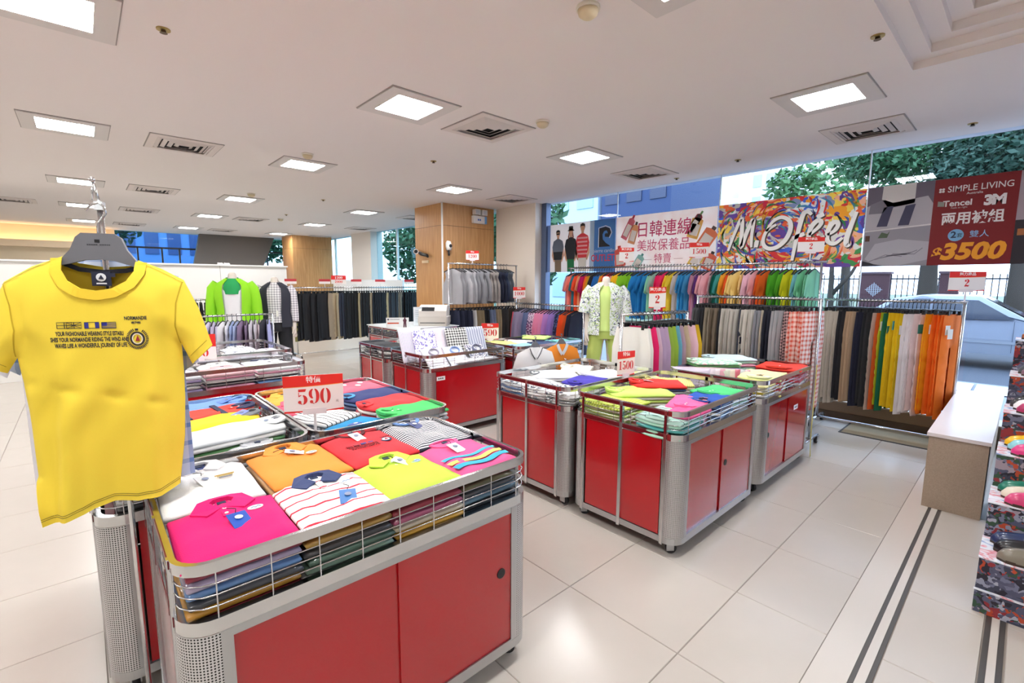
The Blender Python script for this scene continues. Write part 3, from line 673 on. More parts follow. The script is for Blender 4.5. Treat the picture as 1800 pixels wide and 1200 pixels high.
tops = [
 (fx[0], R1Y, 'polo', '#e3076e', None, dict(tagc='#1d4fae', tagpos=(.02, -.01), tagrot=.15, emblem='#e9eef2'), 'hot pink folded polo shirt with a blue tag, front corner of foreground cart', [('dark red', '#7c1426'), ('mustard', '#c88f2c'), ('charcoal', '#33363c'), ('denim blue', '#5b83b6'), ('lilac grey', '#a79bb4'), ('wine', '#8a1836')], 'hot pink polo'),
 (fx[1], R1Y, 'polo', stripes('#f1eeec', '#d2243c', .056, .16, 1), '#39466f', dict(tagc='#3d76b8', tagpos=(.03, -.075), tagrot=-.3, lining='#d9dde6', emblem='#e8e8ee'), 'white polo shirt with red stripes and a navy collar on foreground cart', [('striped grey', '#b9bab8'), ('sage green', '#7f9a86'), ('bottle green', '#3f5a4a'), ('black', '#2a2a2e'), ('ochre', '#b08a3c'), ('rust', '#b2492e')], 'red-striped polo'),
 (fx[2], R1Y, 'polo', '#bfe04a', None, dict(tagc='#e9ebe9', tagpos=(.03, .08), tagrot=.7, emblem='#9db3dc'), 'lime green folded polo shirt with white tag on foreground cart', [('navy', '#27375e'), ('mustard', '#cc9a35'), ('beige', '#c9bda6'), ('plum', '#8a3a58'), ('dark red', '#932236'), ('white', '#e4e2de')], 'lime polo'),
 (fx[3], R1Y, 'crew', '#ee5a92', None, dict(tagc='#e9ebe9', tagpos=(.0, .06), tagrot=.1, print_=p_waves), 'pink t-shirt with wavy blue and yellow bands on foreground cart', [('slate', '#4b5866'), ('black', '#24262b'), ('steel blue', '#4b6a7d'), ('charcoal', '#3a3a3e'), ('dark olive', '#5b5a38'), ('rose pink', '#d84a80')], 'wave-print pink t-shirt'),
 (fx2[0], R2Y, 'polo', '#edecea', None, dict(tagc='#e3e5e3', tagpos=(.0, .0), tagrot=.3, print_=p_white, lining='#2f3f73'), 'white folded polo shirt with a small gold chest print', [('grey', GR), ('white', '#dedcd8'), ('grey blue', '#8a97a8'), ('white', '#e3e1de'), ('silver', '#c2c3c4'), ('white', '#e0dedb')], 'white polo'),
 (fx2[1], R2Y, 'polo', '#f3953a', None, dict(tagc='#e6e6e6', tagpos=(.02, .09), tagrot=1.2, emblem='#eee9d8'), 'orange folded polo shirt with a white tag on its collar', [('green', '#6f8f4a'), ('brown', '#5a4636'), ('white', '#dcd8d2'), ('grey', '#8e8f90'), ('peach', '#eab184'), ('tan', '#c99c66')], 'orange polo'),
 (fx2[2], R2Y, 'crew', '#e8323c', '#5a1a22', dict(tagc='#eceae6', tagpos=(.0, .1), tagrot=.2, print_=p_red), 'red printed t-shirt with a round crest on the foreground cart', [('navy', '#2a3152'), ('white', '#d6d4d0'), ('red', '#c02a34'), ('grey', '#7c7e80'), ('white', '#dcdad6'), ('red', '#c83340')], 'red crest t-shirt'),
 (fx2[3], R2Y, 'crew', stripes('#e9e8ea', '#272c3e', .0165, .5, 1), '#6f97d6', dict(tagc='#33407a', tagpos=(.0, .08), tagrot=.3), 'navy and white finely striped t-shirt with a blue neckband', [('charcoal', '#393b40'), ('navy', '#2b3558'), ('grey', '#84868a'), ('white', '#d8d8d8'), ('navy', '#2a3050'), ('grey', '#9698a0')], 'fine-striped t-shirt'),
]
for i, (x, y, kd, body, colr, kw, lab, under, ul) in enumerate(tops):
    z = layers(x, y, TB-.008, 0, under, ul+' on the foreground cart', w=.268, l=.335 if y < 1.6 else .37, h=.0265, v=i)
    if '#272c3e' in str(body): pass
    folded(x, y, z-.004, rnd.uniform(-.03, .03), lab, body, kd, w=.278 if i == 0 else .275, l=.345 if y < 1.6 else .385, h=.026, collar=colr, v=i, **kw)
_navy = MB(); _navy.box(-.137, .137, .085, .165, .0265, .0295); 
# ---- carts behind: neck turned to the side
def stack(x, y, rz, top, under, w=.25, l=.36, z0=TB-.008, h=.026, n=None, v=0, place='', **kw):
    z = layers(x, y, z0, rz, under, top[0]+place, w=w-.004, l=l-.006, h=h, v=v) if under else z0
    return folded(x, y, z-.003, rz, top[1], top[3], top[2], w=w, l=l, h=.026, v=v, **kw)
GREYS = [('grey', '#8e9092'), ('white', '#dad8d5'), ('black', '#2d2d30'), ('grey', '#a5a7a9'), ('white', '#dedcda')]
def under_mix(*names):
    d = {'grey': '#8e9092', 'white': '#dddbd8', 'black': '#2d2d30', 'green': '#5f9a5a', 'khaki': '#8c8558', 'brown': '#63503f', 'pink': '#e79bb4', 'red': '#c53440', 'blue': '#5d87bd', 'navy': '#2c3860', 'mint': '#a9dcc4', 'lime': '#b9d96a', 'orange': '#e48c3c', 'yellow': '#ecd24a', 'lilac': '#b6a6d0', 'cream': '#e8dfc4', 'teal': '#3a9c98', 'sky': '#8fc2e4'}
    return [(n, d[n]) for n in names]
# on the left-hand cart, necks to the right
stack(.46, 2.50, -PI/2+.12, ('white bagged shirt pile', 'white folded shirt on top of a bagged pile left of the 590 card', 'polo', '#eceeee'), under_mix('white', 'green', 'brown', 'khaki', 'green', 'white'), w=.23, l=.50, lining='#3a4a7a', v=1, tagc='#dfe9e4', tagpos=(.02, .16), place=' left of the 590 card')
stack(.42, 2.72, -PI/2+.12, ('yellow shirt', 'yellow folded shirt between the white pile and the red banded shirt', 'polo', '#f6c928'), under_mix('grey', 'white', 'black', 'cream', 'grey', 'grey'), w=.2, l=.46, collar='#6f7478', v=2, tagc='#7d8fd0', tagpos=(-.01, .15), place=' on the left cart')
def p_bands(o, h):
    for yy in (-.10, .06): MB().box(-.115, .115, yy-.013, yy+.013, h+.001, h+.0062).build('printed_band', M('#262c4a', .8), o)
stack(.44, 2.91, -PI/2+.1, ('red banded shirt', 'red folded polo with two navy bands and navy collar', 'polo', '#e8402f'), under_mix('grey', 'grey', 'white', 'black', 'grey', 'red'), w=.22, l=.46, collar='#2c3154', print_=p_bands, v=0, place=' on the left cart')
stack(.44, 3.1, -PI/2+.05, ('blue shirt', 'faded blue folded shirt at the rear of the left cart', 'polo', '#6f97d4'), under_mix('grey', 'blue', 'white', 'grey', 'blue', 'sky'), w=.22, l=.46, v=3, tagc='#5a82d8', tagpos=(0, .13), place=' on the left cart')
stack(.16, 2.32, 0, ('blue-tagged shirt', 'dark folded shirt with a blue tag beside the yellow t-shirt hem', 'crew', '#4a4d52'), under_mix('grey', 'black', 'white', 'grey', 'teal'), w=.26, l=.3, tagc='#2258b8', tagpos=(.05, .02), v=2, place=' by the yellow t-shirt')
stack(.55, 2.27, 0, ('clear-bagged shirt', 'crumpled clear-bagged grey shirt under the stem of the 590 card', 'crew', bagged('#c9ccd0')), under_mix('white', 'green', 'grey', 'white'), w=.28, l=.24, v=1, place=' by the 590 card')
# right-hand cart, necks to the left
stack(1.00, 2.24, 2.0, ('cyan shirt', 'bright cyan folded shirt with a blue tag behind the red printed t-shirt', 'crew', '#1f95cf'), under_mix('white', 'white', 'navy', 'sky', 'white'), w=.26, l=.3, tagc='#1d4fae', tagpos=(.02, .02), tagrot=1.4, v=1, place=' on the rear cart')
stack(1.30, 2.27, PI/2, ('green shirt', 'bright green folded polo at the corner of the rear cart', 'polo', '#4cc868'), under_mix('orange', 'lime', 'white', 'white', 'grey', 'white'), w=.24, l=.35, lining='#3b4a44', v=2, place=' on the rear cart')
stack(1.30, 2.515, PI/2, ('red v-neck shirt', 'plain red folded shirt behind the bright green polo', 'crew', '#ee3a3f'), under_mix('white', 'red', 'grey', 'white', 'red', 'white'), w=.24, l=.36, v=0, place=' on the rear cart')
stack(1.30, 2.76, PI/2, ('navy shirt', 'navy blue folded t-shirt with a light blue neckband', 'crew', '#343e74'), under_mix('white', 'navy', 'grey', 'white', 'navy', 'blue'), w=.24, l=.36, collar='#58a6dc', lining='#2a3266', v=1, place=' on the rear cart')
def p_dots(o, h):
    for a, b in ((.05, .04), (-.02, -.03), (.06, -.08)): e = MB(); e.disc((a, b, h+.001), .026, 2, 16, .0032, .018); e.build('printed_badge', M('#d9e0e6', .7), o)
stack(1.30, 3.02, PI/2, ('coral pink shirt', 'coral pink folded shirt with pale badges at the far end of the rear cart', 'crew', '#f2687e'), under_mix('white', 'pink', 'grey', 'white', 'pink', 'pink'), w=.26, l=.36, print_=p_dots, v=3, place=' on the rear cart')
stack(.93, 2.56, .4, ('black-striped white shirt', 'white folded shirt with thin black stripes beside the 590 card', 'crew', stripes('#eeeeec', '#23252b', .03, .2, 0)), under_mix('white', 'grey', 'white', 'black', 'white'), w=.26, l=.3, v=2, place=' on the rear cart')
stack(.90, 2.82, .2, ('pink shirt', 'rose pink folded shirt behind the 590 card', 'polo', '#ec5f7c'), under_mix('white', 'pink', 'white', 'orange', 'white'), w=.26, l=.26, v=1, place=' behind the 590 card')
stack(.90, 3.07, .0, ('amber shirt', 'amber yellow folded shirt peeking out left of the 590 card', 'polo', '#f2b046'), under_mix('white', 'orange', 'white', 'white', 'orange'), w=.28, l=.24, v=0, place=' on the rear cart')
stack(.79, 2.34, -.3, ('dark striped shirt', 'charcoal striped shirt in a clear bag at the foot of the 590 card', 'crew', stripes('#6c7078', '#34363c', .02, .5, 0)), under_mix('grey', 'black', 'white', 'grey'), w=.2, l=.3, v=3, place=' by the 590 card stem')
# ---- middle cart (mint and pink)
PM = ' on the middle cart'
stack(2.52, 1.38, PI/2+.05, ('pale mint shirt', 'pale mint folded shirt on the pile in the near corner of the middle cart', 'polo', stripes('#bfe5d8', '#34474a', .09, .08, 1)), under_mix('mint', 'mint', 'teal', 'mint'), w=.28, l=.34, h=.022, z0=.69, v=1, place=PM)
stack(2.54, 1.79, PI/2, ('lime striped shirt', 'lime striped folded shirt at the far left corner of the middle cart', 'polo', stripes('#dcea7c', '#b6c83a', .02, .5, 0)), under_mix('lime', 'cream', 'lime', 'khaki'), w=.34, l=.34, h=.022, z0=.69, v=2, place=PM)
stack(2.84, 1.80, .9, ('lime shirt', 'large lime green folded shirt lying across the middle cart', 'polo', '#c9ea74'), under_mix('white', 'lime', 'white', 'lime', 'white'), w=.27, l=.44, h=.022, z0=.69, v=0, place=PM)
stack(3.08, 1.80, .75, ('red polo', 'red folded polo with navy lining in the middle cart', 'polo', '#e6342e'), under_mix('white', 'navy', 'white', 'red', 'grey', 'navy'), w=.24, l=.38, h=.022, z0=.69, v=1, place=PM, tagc='#e8e8ea', tagpos=(0, .06))
stack(3.30, 1.82, .6, ('yellow checked shirt', 'pale yellow checked folded shirt at the back of the middle cart', 'polo', plaid('#f2eb9a', '#b9ad4c', .014, .3)), under_mix('white', 'cream', 'white', 'white', 'cream'), w=.24, l=.34, h=.022, z0=.69, v=2, place=PM, tagc='#f0eee8', tagpos=(0, .1))
stack(2.80, 1.40, PI/2+.3, ('pink polo', 'bubblegum pink folded polo in the middle cart', 'polo', '#f668a0'), under_mix('white', 'pink', 'white', 'pink', 'mint'), w=.22, l=.36, h=.022, z0=.69, v=3, place=PM)
stack(2.60, 1.24+.07, PI/2, ('flat pink shirt', 'flat pink folded shirt leaning on the front rail of the middle cart', 'crew', '#f25f98'), [], w=.16, l=.3, z0=.80, v=1)
stack(3.02, 1.38, PI/2+.15, ('royal blue shirt', 'royal blue folded shirt with a peach patch in the middle cart', 'crew', '#1d55b4'), under_mix('white', 'blue', 'white', 'navy', 'blue'), w=.24, l=.34, h=.022, z0=.69, lining='#f3b9a4', collar='#1a4aa6', v=0, place=PM, tagc='#f2c2ae', tagpos=(.0, .09))
stack(3.26, 1.42, PI/2-.1, ('green polo', 'spring green folded polo at the right end of the middle cart', 'polo', '#4fcf7c'), under_mix('white', 'white', 'mint', 'white', 'grey'), w=.26, l=.34, h=.022, z0=.69, v=2, place=PM)
# ---- white and violet cart
PB = ' on the white-shirt cart'
stack(2.55, 2.64, PI/2, ('blue zigzag shirt', 'white folded shirt with grey hem over blue zigzag layers', 'crew', '#e3e6ea'), [('blue zigzag', stripes('#e9ecf4', '#3a50b0', .02, .5, 1))]*0+under_mix('navy', 'blue', 'white', 'blue'), w=.26, l=.34, h=.022, z0=.69, collar='#9aa0a8', v=1, place=PB)
stack(2.53, 2.38, PI/2, ('white knit shirt', 'white patterned shirt on a floral pile at the left of its cart', 'crew', blotch(('#f2f2f2', '#d5d8dc', '#f4f4f4', '#5a5f70'), 60, voro=True)), [('floral', blotch(('#eef0f0', '#d8dadc', '#f2f2f2', '#454a58', '#f0f0f0'), 55, voro=True)), ('white', '#e6e6e6'), ('grey floral', blotch(('#e6e8ea', '#9aa0a8', '#f0f0f0', '#3c4250'), 60, voro=True)), ('white', '#e9e9e9')], w=.26, l=.34, h=.022, z0=.69, v=2, place=PB)
stack(2.56, 2.14, PI/2, ('white cotton shirt', 'white folded shirt beside the violet one, near rail', 'crew', '#f0f0ef'), under_mix('white', 'white', 'grey', 'white'), w=.2, l=.34, h=.022, z0=.69, v=0, place=PB, tagc='#eec8bc', tagpos=(.0, -.05))
stack(2.84, 2.28, PI/2+.2, ('violet shirt', 'violet blue folded shirt on the white-shirt cart', 'crew', '#4a3fb4'), under_mix('white', 'lilac', 'white', 'white', 'lilac'), w=.24, l=.34, h=.022, z0=.69, v=1, place=PB)
stack(2.86, 2.62, .9, ('round white shirt', 'white shirt with a dark round neckline spread on its cart', 'crew', '#eceeee'), under_mix('white', 'white', 'grey', 'white', 'white'), w=.3, l=.38, h=.022, z0=.69, collar='#6b6f74', v=2, place=PB)
stack(3.16, 2.34, 1.2, ('wide white shirt', 'wide white folded shirt in front of the 1500 card', 'polo', '#f1f2f1'), under_mix('white', 'white', 'cream', 'white', 'white'), w=.3, l=.38, h=.022, z0=.69, v=3, place=PB)
stack(3.20, 2.66, .5, ('cream shirt', 'cream folded shirt by the far rail of the white-shirt cart', 'polo', '#f2efe0'), under_mix('white', 'cream', 'white', 'white', 'cream'), w=.3, l=.26, h=.022, z0=.69, v=0, place=PB)
stack(3.34, 2.13, .9, ('pale yellow shirt', 'pale yellow printed shirt under the 1500 card', 'polo', blotch(('#eef09a', '#f6f6ee', '#dfe66a', '#f4f4e4'), 30)), under_mix('white', 'yellow', 'white', 'lime', 'white'), w=.26, l=.3, h=.022, z0=.69, v=1, place=PB)
# ---- pastel cart by the trouser rack
PD = ' on the pastel cart'
for q in range(9):
    c, nm = [('#d9cfe2', 'lilac'), ('#e4d9e4', 'pale lilac'), ('#efe3ea', 'blush'), ('#e2a8b8', 'rose'), ('#d8dccb', 'sage'), ('#e9d9c8', 'beige'), ('#d36b80', 'raspberry'), ('#cfd3d8', 'silver'), ('#e9b9c0', 'pink')][q]
    o = obj('folded_shirt', slab(.16, .30, .02, q % 4, False), None, (3.74+.026*q, 1.84-.0*q, .80), rot=(PI/2-.05, -.18, .35), mat=bagged(c))
    o.rotation_euler = (0, -PI/2+.28, .45); o.location = (3.72+.026*q, 1.86-.03*q, .78); tag(o, '%s bagged shirt standing on edge in the pastel cart row' % nm, 'shirt', 'shirts standing on edge')
stack(4.32, 1.82, .9, ('pale blue top', 'pale blue folded top crowning the pastel pile', 'crew', '#c9dfe6'), under_mix('red', 'white', 'grey', 'red', 'mint', 'pink', 'mint'), w=.30, l=.40, h=.026, z0=.70, v=1, place=PD)
stack(4.06, 1.84, .8, ('mint and pink top', 'mint print folded top beside the pale blue one', 'crew', blotch(('#cdeed6', '#f4f8e2', '#8fd8b0', '#eef8ee', '#f6c6c0'), 16)), under_mix('red', 'white', 'pink', 'red', 'pink', 'lilac', 'green'), w=.28, l=.40, h=.025, z0=.70, v=2, place=PD)
stack(4.02, 1.40, PI/2+.2, ('pale lime tagged shirt', 'pale lime folded shirt with an orange tag on the pastel cart', 'polo', '#e6efae'), under_mix('yellow', 'cream', 'red', 'cream', 'red'), w=.30, l=.42, h=.024, z0=.70, collar='#eef3d0', v=0, tagc='#ef6038', tagpos=(0, .12), place=PD)
stack(4.46, 1.40, PI/2+.1, ('scarlet shirt', 'scarlet folded shirt at the right end of the pastel cart', 'polo', '#ee3f30'), under_mix('grey', 'white', 'red', 'pink', 'red', 'red'), w=.34, l=.36, h=.023, z0=.70, v=3, place=PD)
stack(3.74, 1.38, PI/2, ('butter yellow shirt', 'butter yellow folded shirt near the front corner of the pastel cart', 'polo', '#f1e9a6'), under_mix('lilac', 'white', 'yellow', 'cream'), w=.26, l=.24, h=.024, z0=.70, v=1, place=PD)
# ---- pale shirts at the left rear
def p_collar_blue(c):
    def f(o, h):
        for s in (-1, 1):
            mb = MB(); mb.poly([(s*.005, .13), (s*.07, .15), (s*.09, .09), (s*.03, .075)], .004, lambda a, b, d: (a, b, h+.002+d)); mb.build('contrast_collar', M(c, .7), o)
    return f
PE = ' on the pale cart'
stack(.48, 4.42, 0, ('royal-collared white shirt', 'white folded shirt with bright blue collar flaps under the yellow t-shirt sleeve', 'crew', '#eceef2'), under_mix('grey', 'lilac', 'white', 'grey', 'lilac'), w=.3, l=.34, print_=p_collar_blue('#1f5fd0'), v=1, place=PE)
stack(.83, 4.42, 0, ('blush shirt', 'blush pink folded shirt on the pale cart at the left', 'crew', '#eec0c4'), under_mix('lilac', 'pink', 'black', 'white', 'pink'), w=.34, l=.34, v=2, place=PE)
stack(1.20, 4.42, 0, ('white front shirt', 'white folded shirt at the right corner of the pale cart', 'polo', '#efefef'), under_mix('sky', 'blue', 'black', 'white', 'pink'), w=.34, l=.34, v=0, place=PE)
stack(.52, 4.79, 0, ('black-striped shirt', 'white shirt with broad black stripes behind the 2000 card', 'crew', stripes('#e9eaec', '#2c3036', .05, .4, 1)), under_mix('white', 'grey', 'white', 'sky'), w=.3, l=.32, v=3, place=PE)
stack(.86, 4.79, 0, ('white collared shirt', 'white folded shirt right of the 2000 card', 'polo', '#f1f0ee'), under_mix('white', 'grey', 'white', 'lilac'), w=.32, l=.32, v=1, place=PE)
stack(1.21, 4.79, 0, ('navy-collared shirt', 'pale grey folded shirt with navy collar flaps on the pale cart', 'crew', '#dfe2ec'), under_mix('white', 'navy', 'white', 'lilac'), w=.32, l=.32, print_=p_collar_blue('#2a3050'), v=2, place=PE)
PE2 = ' on the rear pale cart'
for i, (x, y, c, lab) in enumerate(((.75, 5.3, '#e6e2f0', 'pale lilac folded shirt at the front of the rear pale cart'), (1.12, 5.3, '#e8eaf2', 'pale grey-blue folded shirt on the rear pale cart'), (1.42, 5.32, '#eceaf0', 'pale folded shirt at the right rail of the rear pale cart'), (.8, 5.75, '#d9dade', 'grey folded shirt in the middle of the rear pale cart'), (1.22, 5.75, '#e9ebf0', 'white checked folded shirt near the back rail'))):
    stack(x, y, 0, (lab.split(' at ')[0].split(' in ')[0].split(' on ')[0].split(' near ')[0], lab, 'polo', c if i != 4 else plaid('#eceef2', '#7c8290', .03, .3)), under_mix('white', 'grey', 'white'), w=.3, l=.4, h=.04, v=i, place=PE2)
# ---- packaged dress shirts, propped up in rows
def dress(x, y, z, rz, lean, label, mat, collar, w=.235, l=.33, rings=True):
    o = obj('packaged_shirt', slab(w, l, .03, 2, False), None, (x, y, z), rot=(lean, 0, rz), mat=mat); tag(o, label, 'shirt', 'packaged dress shirts')
    mb = MB(); n = 18
    oo = [(.058*math.cos(2*PI*i/n), l/2-.07+.046*math.sin(2*PI*i/n)) for i in range(n)]
    rings_ = [[(x_*k, (y_-(l/2-.07))*k+l/2-.07, zz) for x_, y_ in oo] for k, zz in ((1, .028), (1.02, .05), (.86, .052), (.84, .03))]
    mb.loft(rings_, False); mb.build('collar', collar, o)
    MB().poly([(-.02, l/2-.115), (.02, l/2-.115), (.0, l/2-.16)], .004, lambda a, b, d: (a, b, .03+d)).build('collar_point', collar, o)
    return o
LILAC = stripes('#e9e6ef', '#b9b4d2', .012, .4, 0); PALE = plaid('#efeaf2', '#c9c0d8', .014, .35); BLK = plaid('#f0efea', '#1d1f24', .03, .5); BLUEC = M('#8fa9dc', .6, coat=.5)
dress(2.62, 4.02, .76, 0, .75, 'packaged white dress shirt with a dark inner collar, first in the front row', bagged('#e9e6ee'), M('#a9a4b8', .5, coat=.6))
dress(2.87, 4.0, .76, 0, .75, 'packaged pale blue dress shirt in the middle of the front row', bagged('#dfe4f0'), BLUEC)
dress(3.16, 4.0, .76, 0, .75, 'packaged small-print dress shirt at the right of the front row', blotch(('#e9e8ee', '#5a5f7a', '#e3e2ea', '#8c90a8'), 90, voro=True, coat=.5), M('#6f7390', .5, coat=.6))
for k in range(10):
    nm, m = [('lilac striped', LILAC), ('white', bagged('#eeeaf0')), ('pale blue striped', stripes('#eceff6', '#9fb2dc', .014, .4, 0)), ('grey striped', stripes('#e9e9ec', '#a8aab2', .012, .4, 0)), ('purple floral', blotch(('#e6e2f2', '#8f88cc', '#ece8f4', '#f0eef4'), 75, voro=True)), ('blush', bagged('#eedfe4')), ('pale checked', PALE), ('lavender', bagged('#ddd6ea')), ('black checked', BLK), ('grey-blue striped', stripes('#d8dbe6', '#9aa2ba', .03, .5, 0))][k]
    x = [2.50, 2.56, 2.62, 2.68, 2.62, 2.72, 2.80, 2.86, 3.03, 3.26][k]; y = [4.28, 4.40, 4.50, 4.30, 4.22, 4.22, 4.30, 4.36, 4.22, 4.2][k]
    o = obj('packaged_shirt', slab(.25, .34, .03, k % 4, False), None, (x, y, .90), rot=(1.15, 0, -.15), mat=m); tag(o, '%s packaged shirt standing in the rows behind the front dress shirts' % nm, 'shirt', 'packaged dress shirts')
for k in range(6):
    nm, c = [('white', '#eeedf0'), ('pale grey', '#dcdde2'), ('lilac white', '#e6e2ec'), ('cream white', '#efece6'), ('ice blue', '#dfe6ee'), ('silver', '#d2d3d8')][k]
    o = obj('packaged_shirt', slab(.30, .36, .035, k % 4, False), None, (3.16 if k % 2 else 2.9, 4.43, .70+.036*(k//2)*2+.001), rot=(0, 0, .1*k), mat=bagged(c)); tag(o, '%s packaged shirt lying flat at the rear of the dress-shirt cart' % nm, 'shirt', 'packaged dress shirts')
for k in range(4):
    nm, c = [('white', '#ecebf0'), ('pearl', '#e2e2e6'), ('light grey', '#d4d6da'), ('white lilac', '#e9e6ee')][k]
    o = obj('packaged_shirt', slab(.26, .2, .03, k, False), None, (3.2-.27*(k % 2), 3.96 if k < 2 else 3.97, .70+.031*(k//2)), rot=(0, 0, 0), mat=bagged(c)); tag(o, '%s packaged shirt lying flat behind the front wire of the dress-shirt cart' % nm, 'shirt', 'packaged dress shirts')
PF = ' on the black-clothes cart'
stack(2.60, 4.86, PI/2, ('black trousers', 'black folded trousers on the cart behind the dress shirts', 'crew', '#26272b'), under_mix('white', 'grey', 'black', 'white', 'black'), w=.3, l=.34, v=0, place=PF)
stack(2.60, 5.19, PI/2, ('dark grey trousers', 'dark grey folded trousers at the far corner behind the dress shirts', 'crew', '#3a3b40'), under_mix('grey', 'white', 'black', 'grey', 'black'), w=.3, l=.34, v=1, place=PF)
stack(3.05, 5.1, .2, ('white packaged pile', 'white packaged shirt heap at the rear of the black-clothes cart', 'polo', bagged('#ebe9ef')), under_mix('white', 'grey', 'white', 'lilac', 'white', 'white'), w=.4, l=.36, v=2, place=PF)
# ---- lime and yellow cart
PG = ' on the lime cart'
for i, (x, y, rz, c, lab, sh) in enumerate(((3.72, 4.28, 1.2, '#eef08c', 'pale yellow folded shirt at the left of the lime cart', 'pale yellow shirt'), (3.98, 4.24, .8, blotch(('#f2f0ea', '#f6e2d2', '#e6eef4'), 12), 'white print folded shirt next to the pale yellow one', 'white print shirt'), (4.34, 4.30, .5, '#cfe98c', 'lime green folded shirt crowning the lime cart pile', 'crowning lime shirt'), (3.76, 3.94, 1.4, '#9fd4ea', 'light blue folded shirt near the joint of the two carts', 'light blue shirt'), (4.08, 3.94, 1.2, '#3a4c74', 'dark blue folded shirt in the front of the lime cart', 'dark blue shirt'), (4.42, 3.94, 1.5, '#7fc9c9', 'turquoise folded shirt at the right end of the lime cart', 'turquoise shirt'))):
    un = [under_mix('grey', 'orange', 'grey', 'yellow', 'white'), under_mix('grey', 'white', 'white', 'cream', 'white'), under_mix('grey', 'lilac', 'white', 'black', 'pink', 'navy'), under_mix('teal', 'pink', 'orange', 'grey', 'white'), under_mix('white', 'yellow', 'cream', 'white', 'white'), under_mix('grey', 'white', 'black', 'white', 'sky')][i]
    stack(x, y, rz, (sh, lab, 'crew', c), un, w=.30, l=.34, h=.026, v=i, place=PG)
# ================================================================ garments cut from outlines
def sheet2d(outline, res):
    pts = []; src = []
    n = len(outline)
    for i in range(n):
        a = Vector(outline[i]); b = Vector(outline[(i+1) % n]); m = max(1, round((b-a).length/res))
        for k in range(m): pts.append(a.lerp(b, k/m)); src.append(i)
    nb = len(pts); xs = [p.x for p in pts]; zs = [p.y for p in pts]
    def inside(p):
        c = False; j = nb-1
        for i in range(nb):
            if (pts[i].y > p.y) != (pts[j].y > p.y) and p.x < (pts[j].x-pts[i].x)*(p.y-pts[i].y)/(pts[j].y-pts[i].y)+pts[i].x: c = not c
            j = i
        return c
    inner = []; z = min(zs)+res*.6; row = 0
    while z < max(zs):
        x = min(xs)+(res*.5 if row % 2 else 0)
        while x < max(xs):
            p = Vector((x, z))
            if inside(p) and min((p-q).length_squared for q in pts) > (res*.55)**2: inner.append(p)
            x += res
        z += res*.87; row += 1
    out = geometry.delaunay_2d_cdt(pts+inner, [(i, (i+1) % nb) for i in range(nb)], [list(range(nb))], 1, 1e-6)
    return out[0], out[2], pts, src
def garment(front, back, D, R, res, fopen, bopen, folds=None, name='garment', mats=None):
    mb = MB()
    for outline, opn, s in ((front, fopen, -1), (back, bopen, 1)):
        v, f, pts, src = sheet2d(outline, res); n = len(outline)
        segs = [(Vector(outline[i]), Vector(outline[(i+1) % n])) for i in range(n) if i not in opn]
        vs = []
        for p in v:
            d = 9
            for a, b in segs:
                ab = b-a; t = max(0, min(1, (p-a).dot(ab)/max(1e-9, ab.length_squared))); d = min(d, (p-a-ab*t).length)
            y = s*D*math.sqrt(min(1, d/R))
            if folds: y += folds(p.x, p.y, s)*min(1, d/R+.25)
            vs.append((p.x, y, p.y))
        fs = [tuple(t) if s < 0 else tuple(t)[::-1] for t in f]
        # front faces towards -y
        mb.add(vs, fs, True)
    return mb.mesh(name, mats or [WHITE])
def arc(cx, cz, rx, rz, a0, a1, n): return [(cx+rx*math.cos(math.radians(a0+(a1-a0)*i/n)), cz+rz*math.sin(math.radians(a0+(a1-a0)*i/n))) for i in range(n+1)]
# ---------------------------------------------------------------- the yellow t-shirt
YEL = M('#eed23e', .8, bump=.12, bscale=500); YELD = M('#ecca34', .8)
Y0 = Vector((.035, 1.84, 0)); YA = math.radians(-20)
ts = empty('tshirt_on_hanger', (Y0.x, Y0.y, 0), YA); tag(ts, 'bright yellow t-shirt with printed text hanging on a grey hanger in the foreground', 't-shirt')
right = [(.105, 1.628), (.160, 1.604), (.215, 1.570), (.248, 1.485), (.278, 1.365), (.220, 1.308), (.196, 1.372), (.196, 1.29), (.193, 1.2), (.184, 1.08), (.160, .922)]
hem = [(.12, .905), (.06, .897), (.0, .905), (-.045, .895), (-.07, .882), (-.12, .868), (-.17, .857)]
left = [(-.182, 1.0), (-.183, 1.2), (-.19, 1.29), (-.195, 1.35), (-.22, 1.308), (-.275, 1.36), (-.24, 1.48), (-.203, 1.563), (-.14, 1.606), (-.07, 1.636)]
neckf = [(-.068, 1.60), (-.052, 1.568), (-.022, 1.546), (.012, 1.539), (.05, 1.546), (.084, 1.568), (.102, 1.598)]
neckb = [(-.045, 1.618), (.012, 1.607), (.082, 1.612)]
front = right+hem+left+neckf; back = right+hem+left+neckb
nr, nh, nl = len(right), len(hem), len(left)
openf = {4}|set(range(nr-1, nr+nh))|{nr+nh+4}|set(range(nr+nh+nl-1, nr+nh+nl+len(neckf)))
openb = {4}|set(range(nr-1, nr+nh))|{nr+nh+4}|set(range(nr+nh+nl-1, nr+nh+nl+len(neckb)))
def yfold(x, z, s):
    t = max(0, min(1, (1.42-z)/.5)); y = 0
    def ridge(x0, w, a): return a*math.exp(-((x-x0)/w)**2)
    y += t*(ridge(-.06-.05*t, .025, -.022)+ridge(-.115-.02*t, .03, .016)+ridge(.045-.01*t, .05, .008)+ridge(.125-.01*t, .022, -.013)+ridge(.0, .03, .006))
    u = max(0, 1-abs(z-1.40)/.2)
    y += u*(ridge(.17, .018, .010)+ridge(-.165, .018, .010))
    d = x*.8-(z-1.22)*.6
    y += .004*math.sin(d*55)*max(0, 1-abs(z-1.22)/.16)*(1 if x < -.02 else .5)
    y += .005*math.exp(-((z-1.235+.25*x)/.012)**2)*(.5+.5*math.sin(x*60))
    y *= 1.5
    return y if s < 0 else y*.7+t*.012
